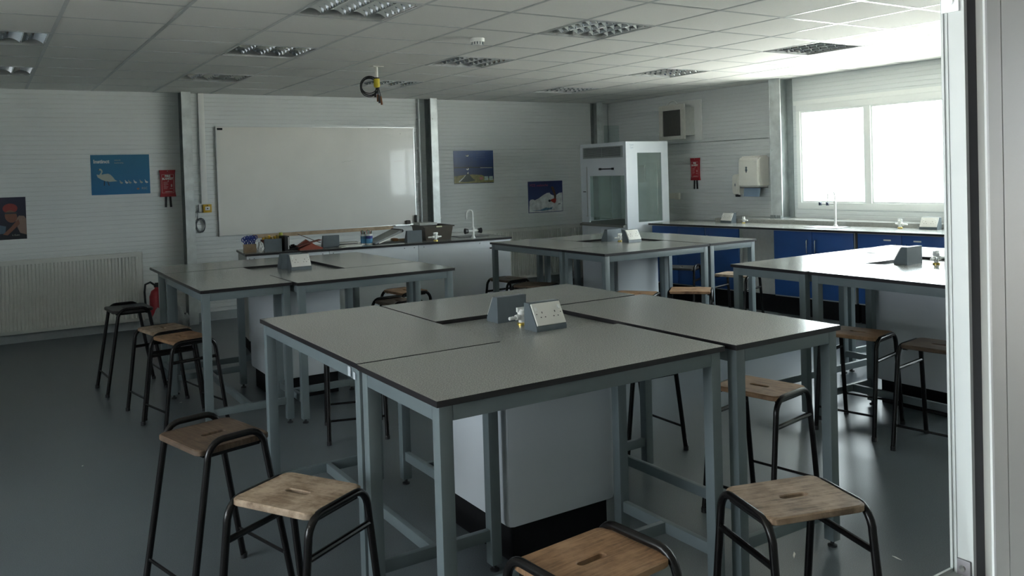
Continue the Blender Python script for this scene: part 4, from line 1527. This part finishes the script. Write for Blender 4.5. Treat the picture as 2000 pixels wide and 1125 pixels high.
# glass extension plates above
b = MB().box(.04, .45, FT, .28, .456, FT + .22)
b.obj('top_glass_screen', m_clearglass, t, smooth=0)
text_mesh('side_lettering', 'Fume', .030, mat('faint_blue_ink', (.38, .44, .52), .5), t, (.095, -.0008, 1.868), Ry, 1, 0)
text_mesh('side_lettering', 'Cpd.', .030, mat('faint_blue_ink', (.38, .44, .52), .5), t, (.095, -.0008, 1.836), Ry, 1, 0)

# ================================================================ right-hand counter
CA = math.atan2(.36, 3.54)           # run leans a little off the wall
CR = thing('counter_worktop', 'long glare-lit grey worktop with upstand along the window wall', 'worktop', (6.845, 7.665, 0), CA)
CLEN = 5.3
# local: x into wall, y = -distance along run


def cbox(b, x0, s0, z0, x1, s1, z1, mi=None, bev=0.0):
    return b.box(x0, -s1, z0, x1, -s0, z1, mi, bev)


b = MB()
cbox(b, 0, 0, ZT - .02, .60, CLEN, ZT)
b.topface(1).obj('top', [m_core, m_lam], CR, smooth=0)
b = MB()
cbox(b, .58, .55, ZT, .60, CLEN, ZT + .046)
xw = lambda q: (W - .003 - 6.845 - q * math.sin(CA)) / math.cos(CA)
b.prism([(.60, -.55), (xw(.55), -.55), (xw(5.2), -5.2), (.60, -5.2)], 2, ZT + .026, ZT + .046)
b.topface(1).obj('upstand', [m_lam, m_lam], CR, smooth=0)
b = MB()
cbox(b, .20, 1.99, ZT - .0003, .46, 2.36, ZT + .003)
b.obj('sink_rim', m_core, CR)
b = MB()
cbox(b, .215, 2.0, ZT + .0005, .445, 2.35, ZT + .0036)
b.obj('sink_bowl', m_steel_sink, CR)


def cabinet(s0, s1, ndoors, handles, label, plates=False):
    t = thing('base_cabinet', label, 'cabinet', (6.845, 7.665, 0), CA, 'blue-doored base cabinets under the window counter')
    b = MB()
    cbox(b, .045, s0, .19, .58, s1, ZT - .021)
    b.obj('carcass', m_cabgrey, t)
    b = MB()
    cbox(b, .085, s0, 0, .55, s1, .19)
    b.obj('plinth', m_plinth, t)
    w = (s1 - s0) / ndoors
    for k in range(ndoors):
        a, c = s0 + w * k + .006, s0 + w * (k + 1) - .006
        if ndoors == 2:
            a, c = (s0 + .008, s0 + w - .002) if k == 0 else (s0 + w + .002, s1 - .008)
        b = MB()
        cbox(b, .025, a, .205, .045, c, ZT - .028, bev=.001)
        d = b.obj('door', m_blue, t)
        hs = handles[k]
        hb = c - .045 if hs > 0 else a + .045
        b = MB()
        b.tube([(.025, -hb, .80), (.0, -hb, .795), (-.004, -hb, .785), (-.004, -hb, .675), (.0, -hb, .665), (.025, -hb, .66)], .005, 8)
        b.obj('handle', m_chrome, d)
        if plates:
            b = MB()
            xm = hb - .09 if hs > 0 else hb + .10
            cbox(b, .022, xm - .035, .825, .026, xm + .035, .838)
            b.obj('label_plate', m_cream, d)
    return t


cabinet(.03, .83, 2, (1, -1), 'double blue base cabinet at the fume cupboard end of the window counter')
cabinet(.834, 1.30, 1, (-1,), 'single blue base cabinet next to the grey knee space of the window counter')
cabinet(1.735, 2.64, 2, (1, -1), 'double blue base cabinet below the counter sink')
cabinet(2.67, 3.55, 2, (1, -1), 'double blue base cabinet with cream label plates, half behind the right-hand cluster', True)
cabinet(3.56, 4.45, 2, (-1, -1), 'blue base cabinet at the right, cut by the door frame', True)
t = thing('knee_panel', 'plain grey service panel between the blue cabinets', 'panel', (6.845, 7.665, 0), CA)
b = MB()
cbox(b, .09, 1.302, .19, .11, 1.733, ZT - .021)
b.obj('panel', m_cabgrey, t)
b = MB()
cbox(b, .10, 1.302, 0, .12, 1.733, .19)
b.obj('plinth', m_plinth, t)


def onc(x, s, z=ZT):
    return (6.845 + x * math.cos(CA) + s * math.sin(CA), 7.665 + x * math.sin(CA) - s * math.cos(CA), z)


gc = 'socket boxes on the window counter'
socket_box(onc(.555, .80), CA - math.pi / 2, 'small white-faced socket box on the window counter near the fume cupboard', gc)
socket_box(onc(.555, 3.15), CA - math.pi / 2, 'white-faced socket box on the window counter below the window', gc, w=.17)
gas_tap(onc(.50, 1.02), 1.2, 'white gas tap on the window counter beside the first socket box', 1.0)
gas_tap(onc(.50, 2.86), 1.2, 'white gas tap on the window counter near the socket box below the window', 1.2)
# tall tap at the sink
t = thing('lab_tap', 'tall white tap with small black handles standing at the counter sink', 'tap', onc(.50, 2.17), CA)
MB().lathe([(.024, 0), (.022, .01), (.013, .02), (.013, .25), (.016, .26), (.009, .275)], seg=18).obj('pillar', m_whitep, t)
MB().tube([(0, 0, .27), (0, .0, .31)] + [(-.07 + .07 * math.cos(a), 0, .31 + .07 * math.sin(a)) for a in [math.pi * q / 8 for q in range(1, 9)]] + [(-.14, 0, .27)], .0075, 10).obj('spout', m_whitep, t)
MB().cyl((0, 0, .235), (0, .15, .235), .009).obj('crossbar', m_whitep, t)
for y in (.085, .17):
    b = MB()
    for k in range(4):
        a = math.radians(45 + 90 * k)
        b.box(-.007 + .014 * math.cos(a), y - .010, .235 - .007 + .014 * math.sin(a), .007 + .014 * math.cos(a), y + .010, .235 + .007 + .014 * math.sin(a), bev=.003)
    b.cyl((0, y - .012, .235), (0, y + .012, .235), .012, seg=8)
    b.obj('handle', mat('blue_black', (.015, .03, .07), .4), t)

# ================================================================ right wall fittings
# heater / extractor fan on backing board
t = thing('wall_fan', 'boxy white wall fan with a grey grille high on the right wall', 'fan', (W, 8.10, 2.2))
MB().box(-.012, -.24, -.27, -.0, .42, .26, bev=.003).obj('backing_board', m_whitep, t)
MB().box(-.23, -.115, -.205, -.012, .26, .175, bev=.012).obj('casing', mat('fan_casing', (.50, .51, .48), .4), t)
f = MB()
for a in ((-.17, -.255, .305, -.205), (-.17, .135, .305, .205), (.235, -.205, .305, .135), (-.17, -.205, -.10, .135)):
    f.box(-.26, a[0], a[1], -.232, a[2], a[3], bev=.004)
fr_o = f.obj('front_bezel', mat('fan_bezel', (.58, .57, .52), .4), t)
b = MB()
b.box(-.240, -.10, -.205, -.233, .235, .135, 1)
for k in range(22):
    y = -.096 + .0152 * k
    b.box(-.252, y, -.20, -.240, y + .006, .13, 0)
b.obj('grille', [mat('grille_brown', (.13, .13, .12), .5), m_black], t)
MB().tube([(-.10, .29, .17)] + [(-.10 - .0 * q, .20 + .10 * math.cos(math.pi * q / 10), .175 + .10 * math.sin(math.pi * q / 10)) for q in range(11)], .006, 8).obj('cable', m_whitep, t)

# paper towel dispenser, soap dispenser
t = thing('towel_dispenser', 'white plastic paper towel dispenser left of the steel column on the right wall', 'towel dispenser', (W, 6.93, 1.50))
b = MB()
poly = [(0, .195), (-.17, .185), (-.205, .15), (-.215, -.10), (-.20, -.19), (0, -.19)]
b.prism([(x, z) for x, z in poly], 1, -.16, .16)
bmesh.ops.bevel(b.bm, geom=list(b.bm.edges), offset=.022, segments=3, affect='EDGES')
b.obj('casing', m_cream, t)
MB().prism([(-.016, 0), (0, .034), (.016, 0), (0, -.034)], 0, -.2165, -.205).cyl((-.2165, 0, .03), (-.205, 0, .03), .012).obj('level_window', m_socket, t).location = (0, .02, .02)
MB().box(-.19, -.145, -.196, -.02, .145, -.188).obj('paper_slot', m_black, t)
b = MB()
b.prism([(-.14, -.19), (-.155, -.30), (-.150, -.30), (-.12, -.19)], 1, -.12, .12)
b.obj('paper_towel', m_bluepaper, t)
t = thing('soap_dispenser', 'small white soap dispenser beside the larger towel dispenser', 'soap dispenser', (W, 7.23, 1.34))
b = MB()
b.prism([(0, .135), (-.09, .125), (-.105, .09), (-.105, -.08), (-.08, -.125), (0, -.12)], 1, -.055, .055)
bmesh.ops.bevel(b.bm, geom=list(b.bm.edges), offset=.012, segments=3, affect='EDGES')
b.obj('casing', m_cream, t)
MB().box(-.080, -.022, -.150, -.035, .022, -.118, bev=.004).obj('nozzle', m_black, t)
MB().prism([(-.008, 0), (0, .022), (.008, 0), (0, -.022)], 0, -.107, -.10).obj('level_window', m_socket, t)
t = thing('wall_switch', 'pair of cream switch plates on the right wall beside the fume cupboard', 'switch', (W, 8.38, 1.19))
MB().box(-.035, -.085, -.045, -.001, .0, .045, bev=.004).obj('switch_plate', m_cream, t)
MB().box(-.035, .005, -.035, -.001, .10, .04, bev=.004).obj('switch_plate', m_cream, t)

# paper scraps on the floor
for k, (x, y, r_, lab) in enumerate(((2.70, 2.208, .6, 'sliver of white paper on the floor behind the bottom right stool'),
                                     (3.00, 1.955, 1.4, 'sliver of white paper on the floor nearest the door frame'),
                                     (1.157, 6.292, .3, 'tiny white scrap on the floor between the left cluster stools and table legs'),
                                     (.43, 5.224, .9, 'tiny white scrap on the open floor at the left'))):
    s = (.03, .022, .012, .008)[k]
    o = MB().prism([(-s, -.002), (s * .4, -.004), (s, .003), (-s * .2, .004)], 2, .0, .0012).obj('paper_scrap', mpaper, loc=(x, y, .0), rz=r_)
    tag(o, lab, 'paper scrap')
